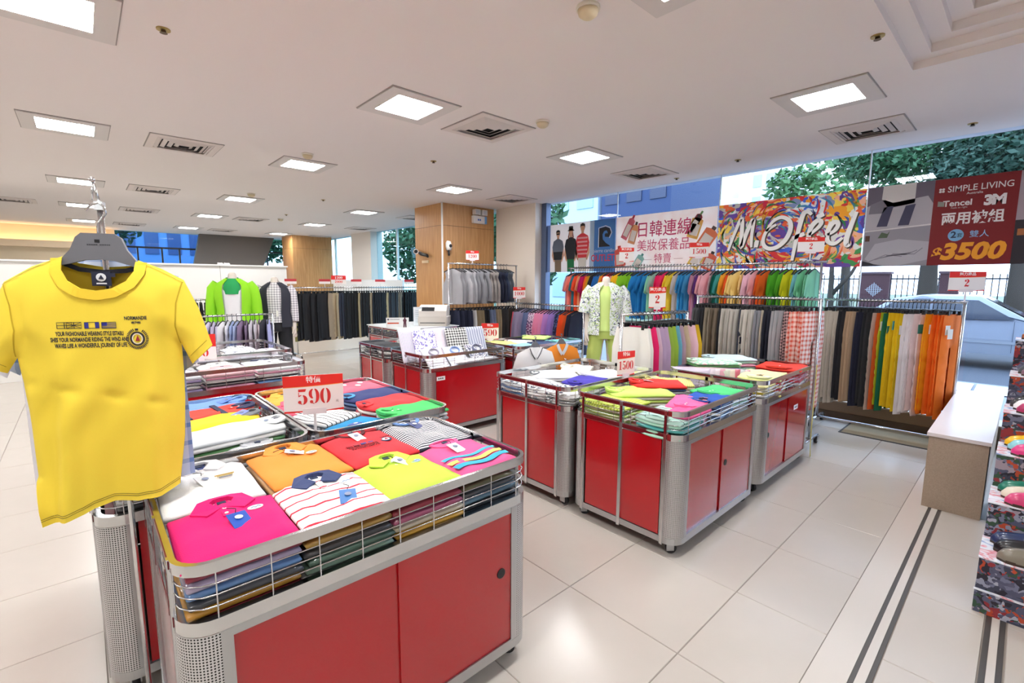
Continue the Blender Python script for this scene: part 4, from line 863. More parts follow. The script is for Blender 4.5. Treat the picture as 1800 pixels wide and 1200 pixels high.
me = garment(front, back, .045, .10, .0125, openf, openb, yfold, 'shirt_body', [YEL]); obj('shirt_body', me, ts)
def ysurf(x, z, off=.0015):
    """height of the shirt front under a print"""
    segs = [(Vector(front[i]), Vector(front[(i+1) % len(front)])) for i in range(len(front)) if i not in openf]; p = Vector((x, z)); d = 9
    for a, b in segs:
        ab = b-a; t = max(0, min(1, (p-a).dot(ab)/max(1e-9, ab.length_squared))); d = min(d, (p-a-ab*t).length)
    return -.045*math.sqrt(min(1, d/.10))+yfold(x, z, -1)*min(1, d/.10+.25)-off
def drape(mb_or_me, name, mat, parent=ts, off=.0015):
    me = mb_or_me if isinstance(mb_or_me, bpy.types.Mesh) else mb_or_me.mesh(name, [mat])
    for v in me.vertices: v.co = (v.co.x, ysurf(v.co.x, v.co.z, off)-max(0, -v.co.y), v.co.z)
    me.materials.clear(); me.materials.append(mat); me.name = name; return obj(name, me, parent)
XZ = lambda a, b, d: (a, -d, b)
mb = MB(); pth = [(-.0695, 1.633)]+neckf+[(.1045, 1.626)]
pp_ = []
for i in range(len(pth)-1):
    for k in range(4): pp_.append((pth[i][0]+(pth[i+1][0]-pth[i][0])*k/4, pth[i][1]+(pth[i+1][1]-pth[i][1])*k/4))
pp_.append(pth[-1]); off_ = [((x-.015)*1.12+.015, 1.64+(z-1.64)*1.12-.002) for x, z in pp_]
mb.ribbon(off_, .026, .004, XZ); drape(mb, 'neck_rib', YELD, off=.002)
mb = MB(); mb.ribbon([((x-.015)*1.27+.015, 1.64+(z-1.64)*1.25) for x, z in pp_[3:-3]], .0018, .001, XZ); drape(mb, 'neck_stitching', M('#9a8418', .8), off=.001)
def bandback(pts, w, mat, name, y):
    mb = MB(); mb.ribbon(pts, w, .002, lambda a, b, d: (a, y-d, b)); mb.build(name, mat, ts)
bandback([(-.072, 1.615), (-.04, 1.6), (.015, 1.592), (.07, 1.597), (.1, 1.606)], .013, M('#1a1c2a', .7), 'neck_tape', .012)
nb = MB().box(-.012, .034, .004, .007, 1.552, 1.594).build('neck_label', M('#1b2038', .6), ts)
mb = MB(); mb.disc((.011, .002, 1.577), .012, 1, 16, .001); mb.box(-.001, .023, .0025, .004, 1.557, 1.561); mb.build('label_print', M('#e6e8ee', .6), nb)
mb = MB(); mb.poly([(.005, 1.572), (.018, 1.572), (.012, 1.584)], .001, lambda a, b, d: (a, .001-d, b)); mb.build('label_print', M('#1b2038', .6), nb)
MB().box(.034, .044, .004, .006, 1.578, 1.59).build('size_label', M('#1b2038', .6), ts)
INK = M('#20222e', .75)
for s_, z, x0, x1 in (('YOUR FASHIONABLE WEARING STYLE ESTABLI', 1.4165, -.088, .066), ('SHES YOUR NORMANDIE RIDING THE WIND AND', 1.3995, -.1, .078), ('WAVES LIFE A WONDERFUL JOURNEY OF LIFE', 1.3825, -.092, .072)):
    me = text_mesh(s_, .0168, bold=.0006, extrude=0.0, width=x1-x0)
    for v in me.vertices: v.co = (v.co.x+(x0+x1)/2, 0, v.co.y+z-.02*v.co.x)
    drape(me, 'printed_text', INK)
for s_, z, w_, sz in (('NORMANDIE', 1.4585, .054, .014), ('MILITAIRE', 1.4455, .022, .0075)):
    me = text_mesh(s_, sz, bold=.0005, extrude=0, width=w_)
    for v in me.vertices: v.co = (v.co.x+.098, 0, v.co.y+z)
    drape(me, 'printed_text', INK)
for q, x in enumerate((-.066, -.045, -.005, .034)):
    z0, z1 = 1.432-.02*x, 1.449-.02*x; w_ = .0165
    mb = MB(); mb.ribbon([(x-w_, z0), (x-w_, z1), (x+w_, z1), (x+w_, z0), (x-w_, z0)], .0016, .0004, XZ); drape(mb, 'printed_flag', INK)
    mb = MB()
    if q < 2:
        mb.ribbon([(x-w_, (z0+z1)/2), (x, (z0+z1)/2), (x+w_, (z0+z1)/2)], .0016, .0004, XZ); mb.ribbon([(x, z0), (x, z1)], .0016, .0004, XZ)
        if q == 1: mb.ribbon([(x-w_, z0), (x, (z0+z1)/2), (x+w_, z1)], .0012, .0004, XZ); mb.ribbon([(x-w_, z1), (x, (z0+z1)/2), (x+w_, z0)], .0012, .0004, XZ)
        drape(mb, 'printed_flag', INK)
    elif q == 2:
        for sgn in (-1, 1): mb.ribbon([(x+sgn*.012, z0), (x+sgn*.012, z1)], .009, .0004, XZ)
        drape(mb, 'printed_flag', M('#2a2f86', .75))
    else:
        for k in range(4): mb.ribbon([(x-w_, z0+.002+k*.004), (x, z0+.002+k*.004), (x+w_, z0+.002+k*.004)], .0014, .0004, XZ)
        mb.ribbon([(x-w_, z1-.005), (x-.004, z1-.005)], .009, .0004, XZ); drape(mb, 'printed_flag', M('#2a2f86', .75))
ex, ez = .098, 1.398
mb = MB(); mb.ribbon(arc(ex, ez, .0155, .019, 0, 360, 28), .0042, .0004, XZ); drape(mb, 'printed_crest', INK)
mb = MB(); mb.ribbon(arc(ex, ez, .0115, .0145, 0, 360, 28), .002, .0006, XZ); drape(mb, 'printed_crest', M('#f4f1ea', .75))
mb = MB(); mb.poly([(ex-.005, ez-.007), (ex+.006, ez-.006), (ex+.001, ez+.010)], .0006, XZ); drape(mb, 'printed_crest', M('#9a2430', .75), off=.002)
mb = MB()
for k in range(34):
    a = math.radians(112+k*9.4); 
    if 60 < (112+k*9.4) % 360 < 108: continue
    c, s = math.cos(a), math.sin(a); mb.ribbon([(ex+.0200*c, ez+.0245*s), (ex+.0262*c, ez+.0315*s)], .0024, .0004, XZ)
mb.ribbon([(ex-.004, ez+.027), (ex+.004, ez+.027)], .006, .0004, XZ); drape(mb, 'printed_crest', INK)
# seams
def seam(pts, name='stitching', c='#5f5526', w=.0013, off=.0008):
    q = []
    for i in range(len(pts)-1):
        m = 6
        for k in range(m): q.append((pts[i][0]+(pts[i+1][0]-pts[i][0])*k/m, pts[i][1]+(pts[i+1][1]-pts[i][1])*k/m))
    q.append(pts[-1]); mb = MB(); mb.ribbon(q, w, .0004, XZ); drape(mb, name, M(c, .8), off=off)
for dz in (.016, .022): seam([(.163, .925+dz)]+[(x, z+dz) for x, z in hem[:-1]]+[(-.171, .858+dz)])
seam([(-.203, 1.556), (-.14, 1.598), (-.086, 1.625)]); seam([(.215, 1.562), (.16, 1.596), (.118, 1.618)], c='#b89a18')
seam([(.213, 1.565), (.196, 1.5), (.190, 1.43), (.196, 1.376)], c='#c2a31a', w=.003); seam([(-.2, 1.558), (-.185, 1.5), (-.18, 1.43), (-.193, 1.355)], c='#c2a31a', w=.003)
seam([(.266, 1.382), (.213, 1.328)], c='#a88f1c'); seam([(-.263, 1.378), (-.215, 1.328)], c='#a88f1c')
# grey hanger, its hook and the chrome stand
hg = MB(); prof = [(-.075, 1.610), (-.078, 1.622), (-.05, 1.655), (-.036, 1.690), (-.022, 1.703), (.055, 1.702), (.070, 1.690), (.082, 1.655), (.110, 1.612), (.106, 1.603), (.085, 1.612), (.05, 1.624), (.016, 1.628), (-.02, 1.626), (-.055, 1.615)]
hg.poly(prof, .016, lambda a, b, d: (a, d-.008, b)); hgo = hg.build('hanger', M('#74757b', .45, .35), ts)
MB().box(.008, .020, -.0088, -.008, 1.676, 1.685).build('hanger_emblem', BLACK, hgo)
mb = MB(); [mb.box(-.010+q*.0042, -.0072+q*.0042, -.0086, -.008, 1.6685, 1.6715) for q in range(13) if q != 6]; mb.build('hanger_print', M('#2c2d33', .5), hgo)
MB().tube([(.016, 0, 1.70), (.016, 0, 1.728), (.026, 0, 1.742), (.038, 0, 1.76), (.036, 0, 1.778), (.024, 0, 1.79), (.010, 0, 1.785), (-.002, 0, 1.775), (-.008, 0, 1.768)], .0032, 8).build('hook', CHROME, ts)
st_ = empty('garment_stand', (Y0.x, Y0.y, 0), YA); tag(st_, 'chrome display pole with a ball tip behind the yellow t-shirt', 'stand')
MB().tube([(.018, .03, .0), (.016, .03, 1.79)], .0075, 10).build('pole', CHROME, st_)
MB().tube([(.016, .03, 1.79), (.006, .03, 1.853)], .004, 8).build('arm', CHROME, st_); MB().tube([(.006, .03, 1.853), (-.001, .03, 1.80)], .003, 8).build('arm', CHROME, st_)
kb = MB(); kb.tube([(.004, .03, 1.850), (.004, .03, 1.853), (.004, .03, 1.858), (.004, .03, 1.863), (.004, .03, 1.866)], [.002, .0065, .0085, .0065, .002], 12); kb.build('ball_tip', CHROME, st_)
kb = MB(); kb.box(.006, .026, .018, .042, 1.772, 1.796); kb.build('clamp', M('#dfe3e6', .15), st_)
kb = MB(); kb.tube([(-.09, .03, .012), (.12, .03, .012)], .012, 8); kb.tube([(.018, -.08, .012), (.018, .14, .012)], .012, 8); kb.build('foot', CHROME, st_)
# two more garments on the same stand
kf = [(.09, 1.62), (.19, 1.578), (.222, 1.44), (.228, 1.30), (.185, 1.27), (.185, 1.36), (.19, 1.1), (.192, .92), (.1, .915), (-.1, .86), (-.20, .84), (-.2, 1.1), (-.2, 1.36), (-.235, 1.28), (-.285, 1.33), (-.25, 1.48), (-.2, 1.572), (-.07, 1.63)]
me = garment(kf, kf, .025, .08, .03, {3, 7, 8, 9, 13, 17}, {3, 7, 8, 9, 13, 17}, lambda x, z, s: .008*math.sin(x*50+z*4)*max(0, 1.4-z), 'shirt_body', [plaid('#b9c6e6', '#5f7fc0', .06, .25, (0, 2))])
bs = obj('checked_shirt', me, None, (.06, 1.925, .004), YA-.06); tag(bs, 'light blue checked shirt mostly hidden behind the yellow t-shirt', 'shirt')
wf = [(x*1.0, z-.012) for x, z in kf]; wf = [(x-.02, z-(.02 if z < 1 else 0)) for x, z in wf]
me = garment(wf, wf, .025, .08, .03, {3, 7, 8, 9, 13, 17}, {3, 7, 8, 9, 13, 17}, lambda x, z, s: .008*math.sin(x*40+z*3)*max(0, 1.4-z), 'shirt_body', [M('#e4e2ea', .8)])
ws = obj('white_shirt', me, None, (.045, 2.0, .0), YA-.05); tag(ws, 'white shirt whose hem and shoulder show behind the yellow t-shirt', 'shirt')

# ================================================================ hanging garments on racks
HK = [(.0, 0, -.075), (0, 0, -.03), (.014, 0, -.012), (.019, 0, .004), (.012, 0, .017), (0, 0, .021), (-.012, 0, .016), (-.018, 0, .004)]
_h = MB(); _h.tube(HK, .0035, 6); _h.tube([(-.19, 0, -.135), (-.09, 0, -.095), (0, 0, -.075), (.09, 0, -.095), (.19, 0, -.135)], .008, 6); H_SHOULDER = _h.mesh('hanger', [BLACK])
_h = MB(); _h.tube(HK, .0035, 6); _h.tube([(-.14, 0, -.085), (0, 0, -.072), (.14, 0, -.085)], .006, 6)
for s in (-1, 1): _h.box(s*.11-.012, s*.11+.012, -.012, .012, -.13, -.078)
H_CLIP = _h.mesh('hanger', [BLACK])
def mirror(p): return p+[(-x, z) for x, z in p[::-1]]
def wob(seed, amp, f, zf=3):
    R = random.Random(seed); a, b = R.uniform(0, 6), R.uniform(0, 6)
    return lambda x, z, s: amp*(math.sin(x*f+a+z*zf)+.6*math.sin(x*f*1.9+b-z*zf*.6))*min(1, max(.15, (-.1-z)/.3))
def T_tee(seed):
    p = mirror([(.07, -.085), (.2, -.135), (.255, -.24), (.285, -.36), (.215, -.385), (.2, -.29), (.21, -.5), (.215, -.72)])
    n = len(p); return garment(p, p, .018, .06, .055, {3, 7, 11, n-1}, {3, 7, 11, n-1}, wob(seed, .009, 26), 'tee', [WHITE])
def T_long(seed):
    p = mirror([(.06, -.085), (.2, -.135), (.25, -.35), (.27, -.62), (.215, -.63), (.2, -.30), (.205, -.5), (.21, -.74)])
    n = len(p); return garment(p, p, .02, .06, .055, {3, 7, 11, n-1}, {3, 7, 11, n-1}, wob(seed, .010, 26), 'shirt', [WHITE])
def T_vest(seed):
    p = mirror([(.06, -.085), (.17, -.125), (.15, -.22), (.2, -.33), (.205, -.5), (.2, -.64)])
    n = len(p); return garment(p, p, .02, .06, .055, {5, n-1}, {5, n-1}, wob(seed, .009, 24), 'vest', [WHITE])
def T_pants(seed, L=1.08, wb=.17, wk=.19, wl=.175):
    p = [(wb, -.115), (wk, -.32), (wl+.01, -.7), (wl, -L), (.025, -L), (.012, -.42), (-.012, -.42), (-.025, -L), (-wl, -L), (-wl-.01, -.7), (-wk, -.32), (-wb, -.115)]
    return garment(p, p, .024, .06, .06, {3, 7, 11}, {3, 7, 11}, wob(seed, .007, 26, 3), 'trousers', [WHITE])
def T_skirt(seed, L=.55, w0=.16, w1=.2):
    p = mirror([(w0, -.115), (w1, -.3), (w1+.01, -L)]); n = len(p); return garment(p, p, .014, .05, .06, {2, n-1}, {2, n-1}, wob(seed, .010, 30), 'skirt', [WHITE])
TT = [T_tee(i) for i in range(4)]; TL = [T_long(i+9) for i in range(3)]; TV = [T_vest(i+20) for i in range(3)]
TP = [T_pants(i+30) for i in range(4)]; TP2 = [T_pants(i+40, .92) for i in range(3)]; TS = [T_skirt(i+50) for i in range(2)]; TC = [T_skirt(i+60, .8, .15, .19) for i in range(3)]
def hang(items, p0, p1, z, rz, temps, hanger, kind, where, group, cat, jit=.12, flip=False, sag=0.0, scale=1.0, yaw=0.0, twist=None):
    """items: (colour name, material or hex, count) from the left end p0 to the right end p1"""
    flat = [(n, m) for n, m, c in items for _ in range(c)]; tot = {}
    for n, m in flat: tot[n] = tot.get(n, 0)+1
    cnt = {}; N = len(flat); outl = []
    for i, (n, m) in enumerate(flat):
        t = (i+.5)/N; x = p0[0]+(p1[0]-p0[0])*t; y = p0[1]+(p1[1]-p0[1])*t; cnt[n] = cnt.get(n, 0)+1
        mm = cloth(m) if isinstance(m, str) else m
        o = obj(kind.replace(' ', '_').replace('-', ''), temps[rnd.randrange(len(temps))], None, (x, y, z), rz+yaw+rnd.uniform(-jit, jit)+(PI if flip and rnd.random() < .5 else 0), mat=mm)
        k = scale*rnd.uniform(.95, 1.04); o.scale = (k, 1, scale*rnd.uniform(.96, 1.04))
        tag(o, (nth(cnt[n], tot[n])+n+' '+kind+(' from the left' if tot[n] > 1 else '')+' on '+where), cat, group)
        h = obj('hanger', hanger, o); h.scale = (1, 1, 1); outl.append(o)
    return outl
RAIL = M('#c9cacc', .25, .9)
def rack(name, p0, p1, zs, label, group='clothes racks', feet=True, posts=True, r=.0125, base=True):
    c = ((p0[0]+p1[0])/2, (p0[1]+p1[1])/2); t = empty('clothes_rack', (c[0], c[1], 0)); tag(t, label, 'rack', group)
    a = Vector((p0[0]-c[0], p0[1]-c[1], 0)); b = -a; d = a.normalized(); n = Vector((-d.y, d.x, 0))
    for z in zs: MB().cyl(a*1.03+Vector((0, 0, z)), b*1.03+Vector((0, 0, z)), r, 10).build('rail', RAIL, t)
    zt = max(zs)
    for e in (a, b):
        if posts: MB().cyl(e+Vector((0, 0, .085)), e+Vector((0, 0, zt)), r*1.1, 10).build('post', RAIL, t)
        if feet:
            MB().tube([e+n*.24+Vector((0, 0, .075)), e-n*.24+Vector((0, 0, .075))], .014, 8).build('foot', RAIL, t)
            for s in (-1, 1): caster(t, (e+n*.21*s).x, (e+n*.21*s).y, math.atan2(n.y, n.x)+PI/2)
    if base: MB().cyl(a+Vector((0, 0, .085)), b+Vector((0, 0, .085)), .012, 8).build('base_bar', RAIL, t)
    return t
# right-hand rack of bright trousers by the window
rack('r6', (6.03, 1.5), (6.03, .40), (1.395,), 'chrome rack of bright trousers by the window at the right')
r6 = hang([('oatmeal', '#cfc6ba', 5), ('black', '#24242a', 2), ('tan', '#b79c80', 3), ('navy', '#23253a', 2), ('charcoal', '#26272a', 2), ('putty', '#c4b8aa', 1), ('burnt orange', '#d65a1e', 1), ('chartreuse', '#bcc21c', 1), ('bottle green', '#0f6a4c', 1), ('yellow', '#e8c81a', 4), ('white', '#e9e4e6', 3), ('pale pink', '#ead5d3', 2), ('orange', '#f28c1c', 1), ('amber', '#f0a60e', 1), ('bright orange', '#f47a1a', 4)], (6.03, 1.45), (6.03, .45), 1.395, 0, TP, H_CLIP, 'trousers', 'the window rack at the right', 'bright trousers by the window', 'trousers', jit=.10, yaw=-.25)
_tg = MB().box(-.028, .028, -.001, .001, -.045, .045).mesh('price_tag', [M('#e9e4da', .5)])
for i, k in enumerate(r6):
    if i in (15, 17, 18, 20, 25, 28, 31, 32):
        obj('price_tag', _tg, k, (-.15, -.05, -.24-.02*(i % 3)), rz=-.25, mat=M(('#e9e4da', '#2f9a9a', '#e9e4da', '#2a7a70', '#eae6e0', '#e8e2d6', '#4aa3b0', '#3f9cae')[(i*3) % 8], .5))
# rack of grey trousers
rack('r4', (5.06, 2.48), (5.06, 1.30), (1.42,), 'chrome rack of grey and beige trousers behind the pastel cart')
hang([('dark grey', '#5a5a5e', 2), ('charcoal', '#2c2e34', 2), ('taupe', '#8f8474', 2), ('brown', '#766858', 3), ('black', '#24252a', 1), ('light grey', '#bcb7b0', 5), ('navy', '#262b3e', 1), ('stone', '#c9c4bc', 4), ('grey', '#8e9098', 2), ('sand', '#c7bca8', 1), ('dark navy', '#1f2231', 2), ('ash grey', '#a7a8ac', 3), ('dark checked', plaid('#d9b8b8', '#2a2026', .03, .5, (0, 2)), 2), ('red checked', plaid('#f4e4dc', '#d8644e', .045, .45, (0, 2)), 5)], (5.06, 2.44), (5.06, 1.33), 1.42, 0, TP, H_CLIP, 'trousers', 'the grey trouser rack', 'grey trousers rack', 'trousers', jit=.10, yaw=-.15)
# long two-tier window rack of coloured tops
rack('r3', (5.98, 5.12), (5.98, 1.56), (1.80, .95), 'long double-tier chrome rack along the shop window below the banners', feet=True)
_vs = [('rose grey', '#c99aa0', 1), ('salmon', '#ef8d80', 2), ('petrol', '#2f8296', 1), ('vermilion', '#e5502a', 1), ('apricot', '#f3b27c', 1), ('magenta', '#c4146a', 2), ('tangerine', '#f07a24', 2), ('mustard', '#dca41e', 1), ('black', '#2a2a30', 1), ('royal blue', '#2b76c4', 2), ('golden', '#f2b92c', 1), ('tomato red', '#d92f26', 3), ('red checked', plaid('#f2d2cc', '#cf3a3a', .02, .5, (0, 2)), 2),
 ('sunny yellow', '#f2c21a', 2), ('lime green', '#94cf2e', 5), ('azure', '#2487c6', 5), ('pale mint', '#9fdcc0', 2), ('hot pink', '#f0307e', 3), ('lemon', '#f1d23a', 3), ('off-white', '#d8d2d0', 2), ('sky blue', '#3f9ed0', 3), ('dusty pink', '#d99fb4', 2), ('purple', '#5e3080', 1), ('blush pink', '#eebcc4', 3), ('dark teal', '#0a7464', 2), ('aqua', '#3ea2b2', 1), ('bright yellow', '#f0c63c', 1), ('deep orange', '#ee5a1e', 1), ('cream yellow', '#f4d990', 3), ('pale pink', '#f3cdd8', 3), ('orange', '#f0641c', 3), ('leaf green', '#5cb42c', 4), ('acid yellow', '#d3d420', 2), ('powder blue', '#86c6d8', 1), ('sea green', '#84d0a8', 3)]
hang(_vs, (5.98, 5.08), (5.98, 1.60), 1.80, 0, TT, H_SHOULDER, 'top', 'the long window rack', 'coloured tops on the long window rack', 'top', jit=.16, flip=False)
hang([('orange', '#ec6a16', 4)], (5.98, 1.80), (5.98, 1.60), .95, 0, TS, H_CLIP, 'shorts', 'the lower tier of the long window rack', 'orange shorts', 'shorts')
# front T-shaped rack of pale skirts and trousers
rack('r5', (3.52, 2.42), (4.36, 2.24), (1.285,), 'low chrome rack of pale trousers between the carts and the mannequin', feet=True)
hang([('white', '#f2f0ea', 2), ('pink', '#ee1f6e', 1), ('pale lavender', '#ddd0e2', 1), ('lavender', '#cbb2d0', 2), ('lime', '#a8c850', 2), ('sky blue', '#6fb4dc', 1), ('mauve', '#c9a4b0', 1), ('sand', '#cdb89a', 1), ('pale pink', '#f0c9d2', 2), ('mustard', '#d8b01c', 1)], (3.62, 2.40), (4.33, 2.25), 1.285, PI/2-.22, TC, H_CLIP, 'capri trousers', 'the low chrome rack', 'pale trousers on the low rack', 'trousers', jit=.08, yaw=.3)
# racks by the wood column
rack('r2', (4.45, 6.42), (5.95, 6.42), (1.87, 1.21), 'double-tier rack of grey vests and dark trousers in front of the wood column')
hang([('pale grey', '#a9a9ae', 3), ('silver', '#bdbcc0', 3), ('grey', '#97979c', 4), ('beige grey', '#a39c98', 3), ('navy', '#23283e', 2), ('dark blue', '#2f3a54', 1), ('slate', '#69727c', 2)], (4.5, 6.42), (5.75, 6.42), 1.87, PI/2, TV, H_SHOULDER, 'vest', 'the upper rail by the wood column', 'grey vests', 'vest', jit=.15, yaw=.15)
hang([('midnight blue', '#262c44', 5), ('white', '#dcdcde', 1), ('khaki', '#8d7e62', 2), ('black', '#202126', 2), ('steel blue', '#7482a0', 2), ('sand', '#a08f74', 2), ('charcoal', '#3a3a3c', 2), ('dark brown', '#443c34', 4)], (4.5, 6.42), (5.9, 6.42), 1.21, PI/2, TP2, H_CLIP, 'trousers', 'the lower rail by the wood column', 'dark trousers by the wood column', 'trousers', jit=.15, yaw=.1)
rack('r2b', (5.62, 6.05), (5.62, 4.55), (1.205,), 'low rope-lit rack of lilac and pink shirts left of the floral mannequin')
hang([('coral', '#e8606e', 1), ('lilac grey', '#a79bb8', 4), ('slate blue', '#6f7ea6', 2), ('purple print', blotch(('#e8d4ea', '#8a3a7a', '#f0e4f0', '#5a3a70'), 50, voro=True), 3), ('pink', '#f0a0c0', 3), ('orchid', '#c894d2', 2), ('violet', '#a98ad0', 2), ('navy print', blotch(('#22305a', '#5a78b0', '#1c2850'), 60, voro=True), 2), ('vermilion', '#e85a20', 3), ('ink blue', '#22263a', 2)], (5.62, 6.0), (5.62, 4.6), 1.205, 0, TL, H_SHOULDER, 'shirt', 'the low rack left of the floral mannequin', 'shirts on the low rope-lit rack', 'shirt', jit=.14)
# far rack of black trousers
rack('r1', (3.2, 10.05), (6.1, 10.05), (1.44,), 'long rack of black trousers in front of the far windows')
hang([('olive', '#86804a', 1), ('black', '#1b1b20', 11), ('tan', '#a08e78', 2), ('khaki', '#b0a083', 2), ('dark blue', '#2a3040', 2), ('jet black', '#16161a', 5), ('beige', '#b09a74', 1), ('coal', '#1f1f22', 4), ('sand', '#a89274', 1), ('ink', '#1d2028', 6), ('wheat', '#c2ab82', 1), ('dark grey', '#3a3d44', 4), ('brown', '#8d7b68', 2), ('raven black', '#18181c', 6)], (3.24, 10.05), (6.06, 10.05), 1.44, PI/2, TP, H_CLIP, 'trousers', 'the far black trouser rack', 'far rack of black trousers', 'trousers', jit=.12, yaw=-1.0)
# small shirt rack in front of the green-jacket mannequin
rack('r7', (1.0, 6.75), (1.85, 6.75), (1.14,), 'low rack of pastel shirts in front of the green-jacket mannequin', feet=True)
hang([('pale lilac', '#d9d2e6', 4), ('white', '#eceaee', 2), ('light blue', '#aebde0', 2), ('mauve', '#8d7a98', 2), ('pearl', '#d8d4dc', 2), ('blush', '#e2cfd4', 1), ('dark', '#35353e', 1), ('periwinkle', '#b2b6e6', 1)], (1.04, 6.75), (1.82, 6.75), 1.14, PI/2, TL, H_SHOULDER, 'shirt', 'the low pastel rack', 'pastel shirts', 'shirt', jit=.15, yaw=-.45, scale=.85)
rack('r8', (1.1, 8.15), (1.62, 8.15), (1.30,), 'dark accessory rail behind the pastel shirts', feet=True)
hang([('black', '#2c2c30', 3), ('grey', '#6c6862', 3), ('dark brown', '#4a4038', 2)], (1.13, 8.15), (1.6, 8.15), 1.30, PI/2, TS, H_CLIP, 'bag', 'the dark accessory rail', 'bags on the accessory rail', 'bag', jit=.3, scale=.55)
# two shirts hung on the cart rail
for x, c, lab, tr_ in ((2.95, '#e9e7e6', 'white polo with black piping hung on the far rail of the white-shirt cart', '#2b2c32'), (3.30, '#f0902c', 'orange zip top with white collar hung on the far rail of the cart', '#dfe2e8')):
    p = mirror([(.05, -.075), (.17, -.125), (.21, -.24), (.225, -.33), (.18, -.345), (.175, -.28), (.18, -.5)]); n = len(p)
    o = obj('hung_shirt', garment(p, p, .02, .06, .04, {3, 6, 9, n-1}, {3, 6, 9, n-1}, wob(3, .006, 25), 'shirt', [cloth(c)]), None, (x, 2.93, 1.07), -.35); tag(o, lab, 'shirt')
    mb = MB(); mb.ribbon([(-.05, -.072), (-.03, -.12), (0, -.17)], .02, .004, lambda a, b, d: (a, -.024-d, b)); mb.ribbon([(.05, -.072), (.03, -.12), (0, -.17)], .02, .004, lambda a, b, d: (a, -.024-d, b)); mb.build('collar', cloth(tr_ if c != '#e9e7e6' else '#f0eeee'), o)
    mb = MB(); mb.ribbon([(-.062, -.08), (-.042, -.13), (-.01, -.18)], .006, .005, lambda a, b, d: (a, -.024-d, b)); mb.ribbon([(.062, -.08), (.042, -.13), (.01, -.18)], .006, .005, lambda a, b, d: (a, -.024-d, b)); mb.build('piping', M(tr_, .7), o)
    mb = MB(); mb.poly([(-.03, -.11), (-.045, -.07), (-.018, -.03), (.018, -.03), (.045, -.07), (.03, -.11), (0, -.1)], .014, lambda a, b, d: (a, d-.007, b)); mb.tube([(0, 0, -.03), (0, 0, .0), (.012, 0, .012), (.0, 0, .022), (-.012, 0, .014)], .003, 6); mb.build('hanger', M('#6c6d73', .4, .3), o); MB().tube([(.02, -.08, -.215), (.02, .03, -.215), (.02, .03, .012), (0, .0, .016)], .005, 6).build('hook_arm', CHROME, o)
# ================================================================ mannequins
SKINM = M('#ded3c8', .45)
def skin_body(name, joints, edges, parent, mat):
    me = bpy.data.meshes.new(name); me.from_pydata([j[:3] for j in joints], edges, []); o = bpy.data.objects.new(name, me); COL.objects.link(o)
    sk = o.modifiers.new('s', 'SKIN'); sk.use_smooth_shade = True; sb = o.modifiers.new('d', 'SUBSURF'); sb.levels = 1; sb.render_levels = 1
    for v, j in zip(me.skin_vertices[0].data, joints): v.radius = (j[3], j[4] if len(j) > 4 else j[3])
    me.skin_vertices[0].data[0].use_root = True
    dg = bpy.context.evaluated_depsgraph_get(); m2 = bpy.data.meshes.new_from_object(o.evaluated_get(dg)); bpy.data.objects.remove(o)
    m2.materials.clear(); m2.materials.append(mat); m2.name = name
    return obj(name, m2, parent)
def mannequin(loc, rz, label, scale=1.0, arms=.0):
    t = empty('mannequin', loc, rz); tag(t, label, 'mannequin', 'headless mannequins'); t.scale = (scale,)*3
    J = [(0, 0, .93, .15, .11), (0, 0, 1.08, .115, .09), (0, .0, 1.25, .145, .10), (0, .01, 1.38, .13, .085), (0, .005, 1.47, .055, .055), (0, -.005, 1.53, .052, .052), (0, -.008, 1.585, .05, .05)]
    E_ = [(i, i+1) for i in range(6)]
    for s in (-1, 1):
        b = len(J); J += [(s*.175, .01, 1.405, .055), (s*.215, .015, 1.13, .042), (s*.235, -.02, .90, .029), (s*.238, -.03, .85, .03), (s*.236, -.04, .78, .022)]; E_ += [(3, b), (b, b+1), (b+1, b+2), (b+2, b+3), (b+3, b+4)]
        f = len(J)
        for q in range(4): J += [(s*(.222+.012*q), -.06+.012*q, .735, .009), (s*(.222+.011*q), -.065+.012*q, .70+.004*abs(q-1.5), .007)]; E_ += [(b+4, f+2*q), (f+2*q, f+2*q+1)]
        J += [(s*.215, -.075, .79, .010), (s*.21, -.088, .76, .008)]; E_ += [(b+3, f+8), (f+8, f+9)]
        l = len(J); J += [(s*.085, 0, .84, .085, .09), (s*.092, 0, .50, .058), (s*.095, .01, .46, .056), (s*.10, .015, .32, .056), (s*.10, .01, .09, .034), (s*.105, -.05, .04, .035, .03), (s*.11, -.13, .03, .025, .02)]; E_ += [(0, l)]+[(l+k, l+k+1) for k in range(6)]
    skin_body('body', J, E_, t, SKINM)
    MB().disc((0, 0, 0), .17, 2, 28, .012).build('base_plate', M('#c9cdd0', .2, .6), t)
    MB().cyl((.04, .06, .012), (.04, .06, .4), .01).build('base_rod', CHROME, t)
    return t
def ringarc(z, rx, ry, cy=0, a0=0, a1=360, n=28, wob_=0, ph=0):
    out = []
    for i in range(n+(0 if a1-a0 >= 360 else 1)):
        a = math.radians(a0+(a1-a0)*i/n); k = 1+wob_*math.sin(5*a+ph)+wob_*.6*math.sin(9*a+1.7*ph); out.append((rx*k*math.cos(a), cy+ry*k*math.sin(a), z))
    return out
def shell(name, prof, mat, parent, a0=0, a1=360, wob_=.02):
    mb = MB(); cl = a1-a0 >= 360; mb.loft([ringarc(z, rx, ry, cy, a0, a1, 28, wob_*(i/len(prof)), z*6) for i, (z, rx, ry, cy) in enumerate(prof)], False, cl); return mb.build(name, mat, parent)
def limb(name, path, rs, mat, parent, n=14):
    mb = MB(); mb.tube(path, rs, n, False); return mb.build(name, mat, parent)
